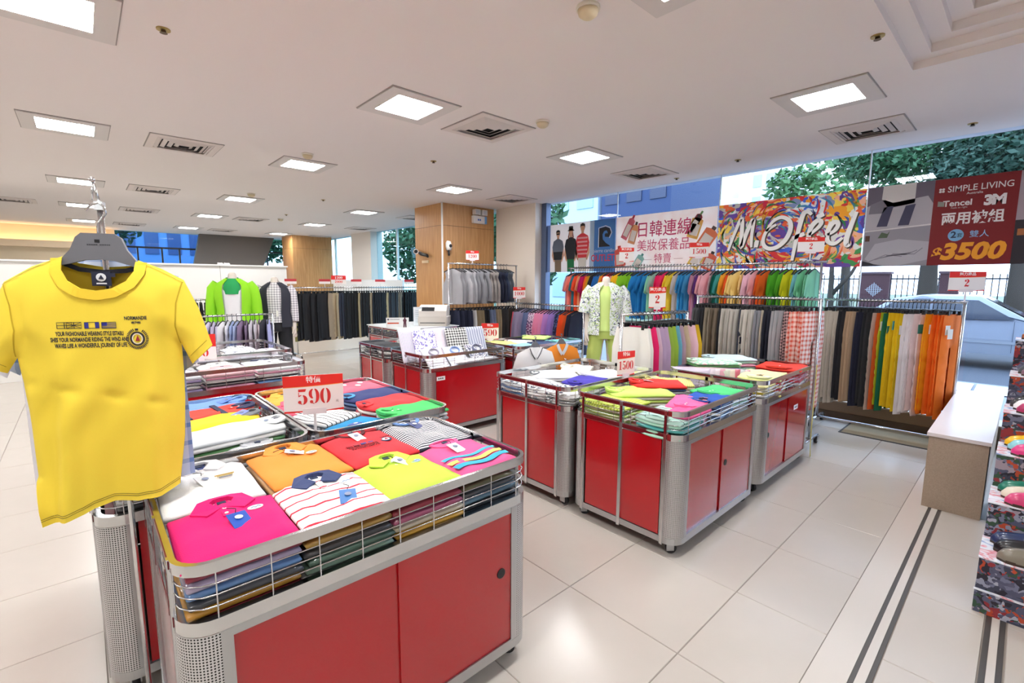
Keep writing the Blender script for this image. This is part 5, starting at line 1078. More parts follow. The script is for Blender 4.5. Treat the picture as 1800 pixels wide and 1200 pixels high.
def trousers(t, mat, zb, flare=.0, name='trousers'):
    mb = MB(); mb.loft([ringarc(z, rx, ry) for z, rx, ry in ((1.02, .135, .105), (.95, .172, .135), (.86, .185, .14), (.80, .183, .13))], False)
    for s in (-1, 1):
        n = 6; mb.tube([(s*(.095+.008*k), .0, .86-(.86-zb)*k/n) for k in range(n+1)], [.098-.02*k/n+flare*k/n+.003*math.sin(k*2) for k in range(n+1)], 16, False)
    return mb.build(name, mat, t)
def collar_flaps(t, mat, z=1.50, d=.085):
    mb = MB()
    for s in (-1, 1): mb.add([(s*.055, .04, z+.015), (s*.07, -.03, z+.012), (s*.02, -.085, z-.06), (s*.075, -.10, z-.085), (s*.105, -.03, z-.045), (s*.09, .05, z-.02)], [(0, 1, 4, 5), (1, 2, 3, 4)])
    mb.add([(-.055, .04, z+.015), (.055, .04, z+.015), (.09, .06, z-.02), (-.09, .06, z-.02)], [(0, 1, 2, 3)]); return mb.build('collar', mat, t)
TORSO = [(1.50, .075, .07, 0), (1.455, .135, .095, .005), (1.415, .195, .105, .008), (1.34, .205, .125, .0), (1.22, .195, .13, 0), (1.08, .178, .125, 0), (.95, .192, .145, 0), (.84, .2, .15, 0)]
def tors(k=1.0, zb=.84, ex=0): return [(z, rx*k+ex, ry*k+ex, cy) for z, rx, ry, cy in TORSO if z >= zb]+[(zb, TORSO[-1][1]*k+ex, TORSO[-1][2]*k+ex, 0)]
# green jacket
m1 = mannequin((1.57, 7.5, 0), -.35, 'headless mannequin in a bright lime green jacket over a white top', 1.07)
shell('inner_top', tors(.98, .82), M('#e6e4e6', .8), m1); shell('neck_panel', [(1.5, .074, .074, -.002), (1.44, .12, .105, -.01), (1.38, .14, .130, -.01), (1.3, .13, .132, -.006)], M('#1f9a52', .8), m1, 225, 315)
shell('jacket', tors(1.10, .84, .008), cloth('#8fd81c'), m1, -62, 242, .03); collar_flaps(m1, cloth('#24a858'))
for s in (-1, 1): limb('sleeve', [(s*.165, .01, 1.43), (s*.215, .01, 1.36), (s*.245, .015, 1.2), (s*.262, 0, 1.02), (s*.268, -.03, .86)], [.075, .083, .075, .066, .058], cloth('#8fd81c'), m1)
trousers(m1, cloth('#4a4a52'), .06)
# dark vest
m2 = mannequin((2.14, 7.6, 0), -.42, 'headless mannequin in a dark vest over a checked shirt and black trousers', 1.035)
CHK = plaid('#e6e2e4', '#6a6672', .034, .3, (0, 2))
shell('shirt', tors(1.02, .93), CHK, m2); collar_flaps(m2, CHK)
for s in (-1, 1): limb('sleeve', [(s*.165, .01, 1.43), (s*.21, .01, 1.36), (s*.232, .015, 1.16), (s*.245, 0, 1.0), (s*.25, -.02, .93)], [.07, .074, .062, .052, .046], CHK, m2)
shell('vest', tors(1.08, .86, .008), cloth('#2b2d38'), m2, -66, 246, .02); trousers(m2, cloth('#202126'), .05)
MB().box(.02, .05, -.165, -.16, 1.02, 1.10).build('price_tag', M('#f0ece6', .5), m2)
# floral shirt
m3 = mannequin((5.12, 3.78, 0), -.80, 'headless mannequin in an open floral shirt over lime tank top and lime shorts', 1.045)
FLOR = blotch(('#e8ecea', '#cfdcc0', '#eef0ee', '#a9c46a', '#e9ecec', '#4a4f72', '#dfe6e6'), 26, voro=True, distort=.4); LIME = cloth('#c6dc74')
shell('tank_top', [p for p in tors(.99, .90)][1:], cloth('#cfe68a'), m3); collar_flaps(m3, cloth('#cfe68a'))
shell('floral_shirt', tors(1.12, .85, .01), FLOR, m3, -80, 247, .03)
for s in (-1, 1): limb('sleeve', [(s*.165, .01, 1.43), (s*.215, .01, 1.36), (s*.245, .015, 1.2), (s*.256, .012, 1.12)], [.075, .085, .083, .085], FLOR, m3)
trousers(m3, LIME, .50, .012, 'capri_trousers')

# ================================================================ price cards
PRED = M('#e0261f', .5); CARD = M('#efe9e6', .5); PGOLD = M('#f0a24a', .5)
def price_card(x, y, zb, rz, w, h, digs, label, header='特價', stem=None, two=None, unit=True, big=False, group='price cards'):
    t = empty('price_card', (x, y, zb), rz); tag(t, label, 'price card', group)
    MB().box(-w/2, w/2, -.0015, .0015, 0, h).build('card', CARD, t); F = -.0018
    if two:
        MB().box(-w/2, w/2, -.0028, -.0016, h*.5, h).build('header', PRED, t); digits(two[0], h*.3, M('#f4f1ee', .5), t, (0, -.003, h*.74), wide=1.1); digits(two[1], h*.3, PRED, t, (0, F, h*.26), wide=1.1)
    else:
        mb = MB(); mb.poly([(-w/2, h), (w/2, h), (w/2, h*.745)]+[(w/2-w*k/8, h*(.745-.045*(k/8)-.012*math.sin(PI*k/8))) for k in range(1, 9)], .0012, lambda a, b, d: (a, -.0016-d, b)); mb.build('header', PRED, t)
        mb = MB(); mb.ribbon([(w/2-w*k/8, h*(.738-.045*(k/8)-.012*math.sin(PI*k/8))) for k in range(9)], h*.018, .0009, lambda a, b, d: (a, -.0016-d, b)); mb.build('header_line', PGOLD, t)
        mb = MB(); mb.poly([(-w/2, 0), (-w*.18, 0), (-w*.18, h*.035), (-w/2, h*.05)], .001, lambda a, b, d: (a, -.0016-d, b)); mb.poly([(w/2, 0), (w*.2, 0), (w*.2, h*.02), (w/2, h*.06)], .001, lambda a, b, d: (a, -.0016-d, b)); mb.build('foot_line', PRED, t)
        lettering(header, h*.185, M('#f6efec', .5), t, (0, -.0031, h*.87), bold=h*.002)
        n = len(digs); hh = h*.42 if n <= 3 else h*.36; wd = 1.0 if n <= 3 else .95
        if n == 1: hh = h*.4
        while n*.68*hh*wd > w*.86: wd *= .95
        digits(digs, hh, M('#cf2a2c', .5), t, (0, F, h*.42), wide=wd)
        if unit and big: lettering('元', h*.075, M('#4a3036', .6), t, (w*.39, F, h*.25))
    if stem:
        MB().box(-.006, .006, -.001, .003, -stem, h*.08).build('stem', M('#e9e3e4', .3), t); MB().box(-w*.2, w*.2, -.004, .005, -h*.07, h*.09).build('holder', M('#e9dfe2', .3), t)
        MB().box(-.022, .022, -.014, .014, -stem-.002, -stem+.006).build('foot', M('#e9e3e4', .3), t)
    return t
price_card(.775, 2.24, .955, math.radians(-22), .262, .176, '590', 'large red and white 590 price card on the foreground carts', stem=.11, big=True)
price_card(.66, 4.62, .92, math.radians(-22), .30, .21, '', 'two-row 1200 and 2000 price card beside the yellow t-shirt sleeve', two=('1200', '2000'), stem=.05)
price_card(3.0, 2.01, .872, math.radians(-16), .165, .185, '1500', 'slanted 1500 price card between the two middle carts', stem=.02)
price_card(3.70, 4.46, .865, math.radians(-40), .21, .20, '590', '590 price card on the lime cart beside the packaged dress shirts', stem=.02)
price_card(4.94, 6.42, 1.935, -.5, .22, .16, '1200', '1200 price card above the grey vests', stem=.05)
price_card(5.62, 5.98, 1.295, -.7, .21, .19, '1000', '1000 price card on the low rack beside the cream pillar', stem=.085)
price_card(5.95, 4.04, 1.875, -.85, .21, .20, '2', '2 price card on the window rack before the cosmetics banner, left', header='魅力商品', stem=.06)
price_card(5.95, 2.94, 1.895, -.85, .24, .19, '1500', '1500 price card on the window rack before the cosmetics banner, right', stem=.08)
price_card(5.95, 1.67, 1.905, -.85, .275, .165, '2', '2 price card on the window rack before the painted banner', header='魅力商品', stem=.09)
price_card(3.95, 2.33, 1.335, -.75, .155, .195, '2', '2 price card on the low rack of pale trousers', header='魅力商品', stem=.04)
price_card(6.03, .405, 1.505, -.95, .285, .175, '2', '2 price card at the right end of the bright trouser rack', header='魅力商品', stem=.10)
price_card(4.10, 10.02, 1.52, -.4, .30, .18, '', 'red and white two-row price card above the far black trousers', two=('1200', '2000'), stem=.07)
for x, l in ((3.12, 'leftmost'), (3.80, 'second'), (4.49, 'third'), (5.06, 'fourth'), (5.80, 'rightmost')):
    t = empty('rack_sign', (x, 10.02, 1.52), -.4); tag(t, 'small red and white sign, %s along the far black trouser rack' % l, 'sign', 'small signs on the far rack')
    MB().box(-.11, .11, -.002, .002, 0, .10).build('card', CARD, t); MB().box(-.11, .11, -.004, -.002, .05, .10).build('header', M('#c03840', .5), t); MB().box(-.005, .005, 0, .004, -.07, .01).build('stem', PLASTIC, t)

# ================================================================ counter things
pr = empty('printer', (4.22, 6.5, ZC+.012), -.75); tag(pr, 'beige office printer on the covered cart beside the wood column', 'printer')
mb = MB(); mb.loft([[(x*k, y*k, z) for x, y in rrect(-.24, .24, -.19, .19, .03)] for z, k in ((0, .96), (.06, 1), (.14, 1), (.15, .99))], True, True, False); mb.build('body', M('#cfc9c0', .5), pr)
mb = MB(); mb.poly([(-.19, .15), (.19, .15), (.19, .30), (.02, .33), (-.10, .31), (-.19, .24)], .44, lambda a, b, d: (.22-d, a, b)); mb.build('lid', M('#ddd8d0', .5), pr)
MB().obox((-.07, -.17, .265), (.10, 0, 0), (0, .02, .028), (0, -.004, .003)).build('output_slot', BLACK, pr); MB().box(-.2, .2, -.195, -.188, .045, .055).build('paper_tray_gap', DKGREY, pr)
c1_ = empty('counter_card', (3.56, 6.52, ZC+.012), -.55); tag(c1_, 'white counter card with a red stripe and a small figure print', 'sign')
MB().box(-.17, .17, -.003, .003, 0, .15).build('card', M('#e6e8e6', .5), c1_); MB().box(-.15, .02, -.0045, -.003, .055, .075).build('printed_stripe', M('#c2502e', .5), c1_); MB().box(-.15, -.125, -.0045, -.003, .112, .135).build('printed_logo', M('#3a4250', .5), c1_)
mb = MB(); [mb.box(-.11+q*.018, -.098+q*.018, -.0045, -.003, .118, .13) for q in range(8)]; mb.build('printed_line', M('#6a7280', .5), c1_)
mb = MB(); mb.poly([(.085, .0), (.09, .08), (.08, .11), (.1, .135), (.1, .16), (.12, .16), (.12, .135), (.14, .11), (.13, .08), (.135, .0), (.115, .0), (.112, .06), (.105, .0)], .002, lambda a, b, d: (a, -.003-d, b)); mb.build('printed_figure', M('#5a2c3c', .6), c1_)
c2_ = empty('counter_card', (3.98, 6.52, ZC+.012), -.6); tag(c2_, 'upright pale notice card left of the printer', 'sign')
MB().box(-.12, .12, -.003, .003, 0, .30).build('card', M('#dfe7ec', .5), c2_); mb = MB(); [mb.box(-.09, .09-.03*(q % 3), -.0045, -.003, .06+.03*q, .066+.03*q) for q in range(7)]; mb.build('printed_line', M('#9aa6b4', .5), c2_)

# ================================================================ shoe display and stone bench
FABF = blotch(('#2e2c3a', '#565970', '#6d7088', '#3c3e52', '#8f92a6', '#8c2f36', '#4f5268', '#34503c', '#262430', '#9a8c98', '#b0462a', '#50536a', '#a6a8b8', '#3a3c4e'), 24, (1, 1, 1.1), voro=True, distort=.2, rough=.8)
FABT = blotch(('#5f7fb4', '#b9c6e0', '#e9ebf2', '#dfe4ee', '#d97f8c', '#e9ebf2', '#8fa4cc'), 11, (1.4, 1, 1), rough=.8, detail=2, distort=.8)
sd = empty('shoe_stand', (3.07, -.7, 0)); tag(sd, 'stepped shoe stand covered in floral fabric at the right edge', 'shoe stand')
# levels: (x of the riser, bottom, top); each tread runs back to the next riser
LV = [(0, 0, .11), (.008, .11, .27), (.29, .27, .455), (.58, .455, .64), (.87, .64, .82), (1.16, .82, 1.0), (1.42, 1.0, 1.2)]
for k, (x_, z0_, z1_) in enumerate(LV):
    MB().box(x_, 1.66, -.75, .748-.002*k, z0_, z1_).build('step', [FABF], sd)
    xe = LV[k+1][0] if k+1 < len(LV) else 1.66
    MB().box(x_-.004, xe, -.75, .751-.002*k, z1_, z1_+.006).build('fabric_top', [FABT], sd)
def shoe_mesh(seed, opening=True):
    """toe towards +x; length .26"""
    mb = MB(); L = .26; n = 14; m = 16; rings = []
    for i in range(n+1):
        t = i/n; x = -L/2+L*t
        w = .033+.012*math.sin(PI*min(1, t*1.15))+(.006*math.sin((t-.5)*PI) if t > .5 else 0); e = 1-((t-.5)/.5)**8 if t > .5 else 1-((.5-t)/.5)**10; w *= math.sqrt(max(.03, e))
        h = (.062 if t < .15 else .062-.03*((t-.15)/.85)**1.1)*math.sqrt(max(.1, e)); ring = []
        for j in range(m):
            a = 2*PI*j/m; zz = math.sin(a); ring.append((x, w*math.cos(a)*(1.0 if zz < 0 else .92), .012+(h*zz if zz > 0 else .010*zz)))
        rings.append(ring)
    mb.loft(rings, True); return mb.mesh('upper', [WHITE])
SHOE = shoe_mesh(1)
_so = MB(); _o = [(-.13+.26*t, .036*math.sqrt(max(.02, 1-abs(2*t-1)**5))*(.8+.35*t)) for t in [i/12 for i in range(13)]]; _so.poly(_o+[(x, -y) for x, y in _o[::-1]], .012, lambda a, b, d: (a, b, d-.001)); SOLE = _so.mesh('sole', [M('#3b2b20', .7)])
_op = MB(); _op.disc((-.045, 0, .052), .062, 2, 18, .016, .026); OPEN = _op.mesh('opening', [M('#241a16', .9)])
_bw = MB(); _bw.obox((.03, 0, .056), (.006, 0, -.001), (0, .026, 0), (0, 0, .004)); _bw.obox((.03, 0, .058), (.012, 0, 0), (0, .008, 0), (0, 0, .006)); BOW = _bw.mesh('ornament', [WHITE])
def shoe(x, y, z, rz, c, label, orn=None, rough=.3, sole=None, s=1.0, cat='shoe', group='shoes on the floral stand'):
    t = empty('shoe', (x, y, z), rz); t.scale = s if isinstance(s, tuple) else (s,)*3; tag(t, label, cat, group); obj('upper', SHOE, t, mat=M(c, rough, coat=.3)); obj('sole', SOLE, t, mat=M(sole, .7) if sole else None); obj('opening', OPEN, t)
    if orn: obj('ornament', BOW, t, mat=M(orn, .25, .5 if orn == '#cfd2d6' else 0))
TOE = PI/2
def srow(k, items):
    for i, (c, lab, orn, a) in enumerate(items): shoe(3.07+LV[k][0]+.062+.088*i, -.15+.014*i, LV[k][2]+.006, TOE+a, c, lab, orn, s=(1.1, 1.08, 1.35))
srow(1, [('#7d7668', 'grey-olive shoe with a silver ornament on the lowest shoe step', '#cfd2d6', .2), ('#15161c', 'glossy black shoe behind the grey-olive one', '#cfd2d6', .15), ('#22345e', 'navy blue shoe at the back of the lowest shoe step', None, .1)])
srow(2, [('#d03a72', 'rose pink shoe at the front of the second shoe step', None, .2), ('#e6dcc8', 'cream white shoe between the pink and green ones', '#e9e3d8', .15), ('#12735e', 'emerald green shoe with white ornaments on the second shoe step', '#e6eef0', .1)])
srow(3, [('#d8307c', 'magenta shoe at the front of the third shoe step', None, .2), ('#8fd4dc', 'pale turquoise shoe before the yellow one', None, .12), ('#f0b81a', 'golden yellow shoe with a dark bow on the third shoe step', '#3b3226', .08)])
srow(4, [('#b0245e', 'raspberry shoe at the front of the fourth shoe step', '#e4e2de', .18), ('#efeeee', 'white shoe with black trim on the fourth shoe step', '#26262a', .12), ('#2c2a2e', 'black low shoe at the back of the fourth shoe step', '#8a8a90', .1)])
srow(5, [('#7a5868', 'mauve grey shoe on the fifth shoe step', '#c04070', .15), ('#3f4248', 'dark grey shoe behind the mauve one', '#cfd2d6', .1)])
shoe(3.07+1.54, -.13, 1.206, TOE+.1, '#9a4f2a', 'brown leather shoe alone on the very top of the shoe stand', None, s=(1.1, 1.08, 1.35))
for x, c in ((2.02, 'left'), (2.13, 'right')): shoe(x, 10.54, 1.887, -1.2, '#eceaea', '%s one of two small white sneakers on the partition' % c, '#26262a', .5, '#e6e4e2', .62, 'shoe', 'white sneakers on the partition')
bench = empty('stone_bench', (5.37, .24, 0)); tag(bench, 'long low stone block with a white top beside the shoe stand', 'bench')
GRAN = M('#a89683', .5, var=.25, bscale=160)
MB().box(-1.06, .95, -.155, .145, 0, .515).build('granite_side', GRAN, bench); MB().box(-1.075, .95, -.165, .155, .516, .54).build('top_slab', M('#e6dedd', .3, var=.02, bscale=40), bench)

# ================================================================ banners on the glass
PZ0, PZ1, PX = 1.755, 2.598, 6.425
def banner(y0, y1, mat, label):
    t = empty('window_banner', (PX, (y0+y1)/2, PZ0)); tag(t, label, 'banner', 'banners on the shop window'); h = (y0-y1)/2
    MB().box(0, .004, -h, h, 0, PZ1-PZ0).build('sheet', translucent(mat.copy(), .4), t); return t
# banner-local drawing: u from the left edge (metres), v up; d towards the room
def bmap(y0, y1, lay): h = (y0-y1)/2; return lambda u, v, d: (-lay*.0012-d, h-u, v)
def bpoly(t, am, pts, c, name='print_shape', rough=.6): mb = MB(); mb.poly(pts, .0006, am); return mb.build(name, M(c, rough, trans=.4) if isinstance(c, str) else c, t)
def btext(t, body, u, v, size, c, y0, y1, lay=4, **kw):
    h = (y0-y1)/2; me = text_mesh(body, size, extrude=.0003, **kw)
    return_ = [setattr(q, 'co', (-lay*.0012+q.co.z, h-(u+q.co.x), v+q.co.y)) for q in me.vertices]; me.materials.clear(); me.materials.append(M(c, .55, trans=.3)); me.name = 'lettering'; return obj('lettering', me, t)
H_ = PZ1-PZ0
# 1: clothing outlet
y0, y1 = 6.08, 4.585; t = banner(y0, y1, M('#ece4df', .5), 'outlet banner with three people and a black letter emblem')
a1, a2, a3, a4 = [bmap(y0, y1, k) for k in (1, 2, 3, 4)]
bpoly(t, a1, [(1.0, 0), (1.495, 0), (1.495, H_), (1.0, H_)], '#4a86c8'); bpoly(t, a2, [(.98, 0), (1.07, 0), (1.07, H_), (.98, H_)], '#b9cfe4'); bpoly(t, a1, [(0, 0), (.07, 0), (.07, H_), (0, H_)], '#88a6d6')
def figure(u, sc_, shirt, pants, hair, hat=False, glasses=False, stripe=None):
    S = sc_; bpoly(t, a2, [(u-.07*S, 0), (u-.08*S, .26*S), (u+.08*S, .26*S), (u+.085*S, 0)], pants)
    bpoly(t, a3, [(u-.085*S, .22*S), (u-.14*S, .45*S), (u-.11*S, .56*S), (u-.03*S, .60*S), (u+.03*S, .60*S), (u+.11*S, .56*S), (u+.14*S, .45*S), (u+.085*S, .22*S)], shirt)
    for s in (-1, 1): bpoly(t, a2, [(u+s*.13*S, .46*S), (u+s*.15*S, .30*S), (u+s*.10*S, .18*S), (u+s*.075*S, .2*S), (u+s*.11*S, .3*S), (u+s*.09*S, .46*S)], '#d8a888')
    bpoly(t, a2, [(u-.025*S, .58*S), (u-.025*S, .64*S), (u+.025*S, .64*S), (u+.025*S, .58*S)], '#d2a080'); bpoly(t, a3, [(u+.045*S*math.cos(k*PI/6), .685*S+.058*S*math.sin(k*PI/6)) for k in range(12)], '#ddb090')
    bpoly(t, a4, [(u-.05*S, .69*S), (u-.045*S, .745*S), (u, .762*S), (u+.045*S, .745*S), (u+.05*S, .69*S), (u+.03*S, .715*S), (u-.03*S, .715*S)], hair)
    if hat: bpoly(t, a4, [(u-.085*S, .71*S), (u-.05*S, .73*S), (u-.045*S, .79*S), (u+.045*S, .79*S), (u+.05*S, .73*S), (u+.085*S, .71*S)], '#2a2826'); [bpoly(t, a4, [(u+s*.04*S, .71*S), (u+s*.065*S, .60*S), (u+s*.05*S, .56*S), (u+s*.035*S, .62*S)], '#8a4a2c') for s in (-1, 1)]
    if glasses: bpoly(t, a4, [(u-.04*S, .675*S), (u-.04*S, .70*S), (u+.04*S, .70*S), (u+.04*S, .675*S)], '#222226')
    if stripe:
        for k in range(5): w_ = .12*S-.006*k; bpoly(t, a4, [(u-.1*S, .27*S+k*.062*S), (u-.1*S, .295*S+k*.062*S), (u+.1*S, .295*S+k*.062*S), (u+.1*S, .27*S+k*.062*S)], stripe)
figure(.26, .98, '#6a7484', '#8c7862', '#2a2420', glasses=True); bpoly(t, a4, [(.165, .22), (.15, .36), (.37, .36), (.355, .22)], '#26282e'); figure(.82, 1.08, '#e0404a', '#e2dcd2', '#3a2c24', stripe='#f0b0b4'); figure(.56, 1.0, '#23262e', '#23824c', '#8a4a2c', hat=True)
lay5 = bmap(y0, y1, 5)
bpoly(t, a3, [(1.17, .40), (1.17, .70), (1.30, .72), (1.38, .69), (1.41, .62), (1.37, .55), (1.29, .56), (1.285, .60), (1.32, .625), (1.33, .60), (1.345, .625), (1.32, .66), (1.27, .65), (1.24, .60), (1.25, .52), (1.31, .46), (1.38, .42), (1.40, .40)], '#20222a'); mb = MB(); mb.ribbon([(1.165, .39), (1.165, .71), (1.30, .735), (1.39, .70), (1.425, .62), (1.38, .535)], .012, .0006, a4); mb.build('print_shape', M('#d8dce6', .5), t)
btext(t, 'pierre cardin', 1.27, .335, .085, '#c9d4e6', y0, y1, width=.42); btext(t, 'OUTLET', 1.25, .215, .155, '#d83a58', y0, y1, width=.47, bold=.002)
# 2: cosmetics
y0, y1 = 4.572, 2.94; t = banner(y0, y1, blotch(('#f6efe9', '#f3e2da', '#f7f3ee'), 3), 'cosmetics banner with pink chinese lettering'); a1, a2, a3 = [bmap(y0, y1, k) for k in (1, 2, 3)]
PK = '#d03a6c'
btext(t, '日韓連線', .84, .60, .25, PK, y0, y1, width=.86, bold=.001); btext(t, '美妝保養品', .83, .365, .185, '#d8587e', y0, y1, width=.86); btext(t, '特賣', .84, .165, .155, '#d8587e', y0, y1, width=.28)
for u0, u1 in ((.52, .66), (1.02, 1.16)): bpoly(t, a1, [(u0, .16), (u1, .16), (u1, .166), (u0, .166)], '#c9a0a0')
def bottle(u, v, ang, w, l, c, cap):
    R = lambda a, b: (u+a*math.cos(ang)-b*math.sin(ang), v+a*math.sin(ang)+b*math.cos(ang))
    bpoly(t, a1, [R(-w/2, 0), R(-w/2, l*.8), R(-w*.2, l*.86), R(w*.2, l*.86), R(w/2, l*.8), R(w/2, 0)], c); bpoly(t, a2, [R(-w*.36, l*.12), R(-w*.36, l*.6), R(w*.36, l*.6), R(w*.36, l*.12)], '#f0e8e2'); bpoly(t, a2, [R(-w*.15, l*.86), R(-w*.15, l), R(w*.15, l), R(w*.15, l*.86)], cap)
bottle(.28, .42, -.3, .13, .34, '#e8a878', '#4a3a34'); bottle(.14, .50, -.5, .12, .4, '#e07888', '#c84a60'); bottle(.10, .06, .1, .2, .34, '#e46a5c', '#d85048'); bottle(.36, .04, -.6, .13, .26, '#9fd0c8', '#6ab0a8'); bottle(1.22, .5, -.6, .1, .36, '#a83a4a', '#7fa86a'); bottle(1.28, .44, -.3, .17, .33, '#ecc06a', '#3a3230'); bottle(1.42, .3, -.6, .2, .33, '#ea8a60', '#5a4a44'); bottle(1.3, .04, -.6, .18, .3, '#f0d070', '#e0b050'); bottle(1.5, .0, -.4, .16, .26, '#e8765c', '#3a3230')
mb = MB(); [mb.ribbon([(.44+.03*q, .02), (.40+.045*q, .10)], .012, .0006, a2) for q in range(4)]; mb.build('print_shape', M('#4a4a4a', .6), t)
# 3: painted banner
y0, y1 = 2.924, 1.308
PAINT = blotch(('#5a7ad0', '#e8e2d8', '#e0484a', '#f0b23a', '#e9e6e0', '#7a58a8', '#ea7a4a', '#9aa6c0', '#f4d86a', '#d83c5e', '#cfc8bc', '#5aa868', '#f2c0a0'), 5.5, (1, 1.0, 1.5), voro=True, distort=1.0, rough=.6)
t = banner(y0, y1, PAINT, 'banner painted in colourful brush strokes with white script lettering')
R_ = random.Random(5); cols = ['#4f6fc8', '#e6443f', '#f2b53c', '#e9e6e0', '#7d5ab0', '#ee8050', '#f4da70', '#d9365c', '#3d9c60', '#2c2f4a', '#f3f0ea', '#56a0c8']
for ci, c in enumerate(cols):
    mb = MB()
    for k in range(15):
        u, v = R_.uniform(.04, 1.55), R_.uniform(.04, .8); ang = math.atan2(v-.45, u-.8)+R_.uniform(.9, 2.2); l = R_.uniform(.08, .26); n = 5
        ps = [(u+l*(q/(n-1)-.5)*math.cos(ang+.5*(q/(n-1)-.5)), v+l*(q/(n-1)-.5)*math.sin(ang+.5*(q/(n-1)-.5))) for q in range(n)]
        ps = [(min(1.61, max(.005, a)), min(H_-.005, max(.005, b))) for a, b in ps]; mb.ribbon(ps, [.004, .016, .026, .016, .004], .0006, bmap(y0, y1, 1+(ci % 3)))
    tag(mb.build('brush_strokes', M(c, .6, trans=.4), t), kind='stuff')
SCR = {'M': [(2.771, 1.993), (2.699, 2.219), (2.62, 2.405), (2.607, 2.235), (2.608, 2.032), (2.541, 2.23), (2.472, 2.38), (2.481, 2.181), (2.479, 2.025)], 'i': [(2.411, 2.11), (2.423, 2.022)],
 'O': [(2.199, 2.29), (2.307, 2.213), (2.34, 2.084), (2.282, 2.004), (2.18, 2.01), (2.086, 2.09), (2.036, 2.213), (2.053, 2.32), (2.145, 2.371), (2.242, 2.326), (2.307, 2.213)], 'f': [(1.821, 2.37), (1.861, 2.408), (1.906, 2.389), (1.935, 2.268), (1.965, 2.083), (1.994, 1.842)], 'x': [(2.009, 2.106), (1.88, 2.156)],
 'e': [(1.832, 2.136), (1.738, 2.221), (1.716, 2.279), (1.761, 2.293), (1.818, 2.217), (1.829, 2.095), (1.762, 2.06), (1.659, 2.114)], 'a': [(1.764, 2.334), (1.695, 2.367)], 'E': [(1.642, 2.123), (1.568, 2.177), (1.548, 2.244), (1.592, 2.262), (1.638, 2.183), (1.641, 2.063), (1.573, 2.019), (1.493, 2.083)], 'l': [(1.382, 2.358), (1.421, 2.224), (1.455, 2.071), (1.449, 1.996), (1.42, 2.006)]}
def smooth(pts, k=5):
    out = []; n = len(pts)
    for i in range(n-1):
        p0, p1, p2, p3 = pts[max(i-1, 0)], pts[i], pts[i+1], pts[min(i+2, n-1)]
        for q in range(k):
            s = q/k; out.append(tuple(.5*((2*p1[c])+(-p0[c]+p2[c])*s+(2*p0[c]-5*p1[c]+4*p2[c]-p3[c])*s*s+(-p0[c]+3*p1[c]-3*p2[c]+p3[c])*s**3) for c in (0, 1)))
    return out+[pts[-1]]
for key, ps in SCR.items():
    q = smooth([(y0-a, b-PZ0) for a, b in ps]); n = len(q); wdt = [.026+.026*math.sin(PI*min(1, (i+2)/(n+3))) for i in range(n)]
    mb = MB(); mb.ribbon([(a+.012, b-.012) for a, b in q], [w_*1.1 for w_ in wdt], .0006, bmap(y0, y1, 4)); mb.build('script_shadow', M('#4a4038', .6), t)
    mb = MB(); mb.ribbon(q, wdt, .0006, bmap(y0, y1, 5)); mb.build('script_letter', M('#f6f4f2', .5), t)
# 4: bedding
y0, y1 = 1.292, -.33; t = banner(y0, y1, M('#b9b2bc', .5), 'bedding banner with a red 3500 dollar panel'); a1, a2, a3, a4 = [bmap(y0, y1, k) for k in (1, 2, 3, 4)]; r0, r1 = .545, 1.135
bpoly(t, a1, [(0, .40), (.545, .44), (.545, H_), (0, H_)], '#7a7080'); bpoly(t, a2, [(.12, .60), (.13, H_), (.40, H_), (.40, .64)], '#e6e0de'); bpoly(t, a2, [(.0, .38), (.0, .64), (.15, .70), (.22, .66), (.5, .70), (.545, .62), (.545, .42)], '#c6c0c8')
for u in (.10, .28): bpoly(t, a3, [(u, .42), (u+.05, .62), (u+.13, .63), (u+.09, .42)], '#4b4866')
bpoly(t, a3, [(.02, .56), (.03, .66), (.13, .70), (.18, .62), (.14, .56)], '#8c8692'); bpoly(t, a2, [(0, .385), (.545, .42), (.545, .405), (0, .37)], '#efe9ea'); bpoly(t, a1, [(0, 0), (0, .37), (.545, .405), (.545, 0)], '#a7a2ac'); bpoly(t, a2, [(.02, .08), (.1, .24), (.3, .28), (.545, .24), (.545, .06), (.3, .0), (.1, .02)], '#c6c2cb'); bpoly(t, a2, [(0, 0), (0, .06), (.12, .02), (.2, 0)], '#3a3640')
for k in range(5): mb = MB(); mb.ribbon([(.06+.05*k, .05+.02*k), (.2+.06*k, .12), (.34+.04*k, .10+.02*k)], .008, .0006, a3); mb.build('print_shape', M('#8e8896', .6), t)
bpoly(t, a3, [(.12, .30), (.15, .36), (.2, .34), (.22, .37), (.2, .30)], '#5a6a52'); bpoly(t, a3, [(.01, .27), (.01, .33), (.05, .33), (.05, .27)], '#6a4a3c')
bpoly(t, a2, [(r0, 0), (r1, 0), (r1, H_), (r0, H_)], '#8f1f24'); um = (r0+r1)/2
btext(t, 'SIMPLE LIVING', um+.03, .735, .082, '#f0e2e2', y0, y1, width=.45, bold=.0005); btext(t, 'Australia', um+.0, .685, .032, '#f0e2e2', y0, y1)
for q in range(4): bpoly(t, a4, [(r0+.045+.022*(q % 2)+.011*math.cos(k*PI/4), .722+.022*(q//2)+.011*math.sin(k*PI/4)) for k in range(8)], '#f0e2e2')
btext(t, 'Tencel', um-.115, .598, .078, '#eedede', y0, y1, bold=.002); btext(t, 'Feels so right', um-.10, .556, .022, '#d8c0c0', y0, y1); bpoly(t, a4, [(r0+.035, .58), (r0+.035, .63), (r0+.085, .62), (r0+.085, .575)], '#a09a90'); btext(t, '3M', um+.145, .60, .125, '#f4ecec', y0, y1, bold=.007, spacing=.86)
btext(t, '兩用被組', um, .445, .125, '#f4e9e9', y0, y1, width=.44, bold=.003)
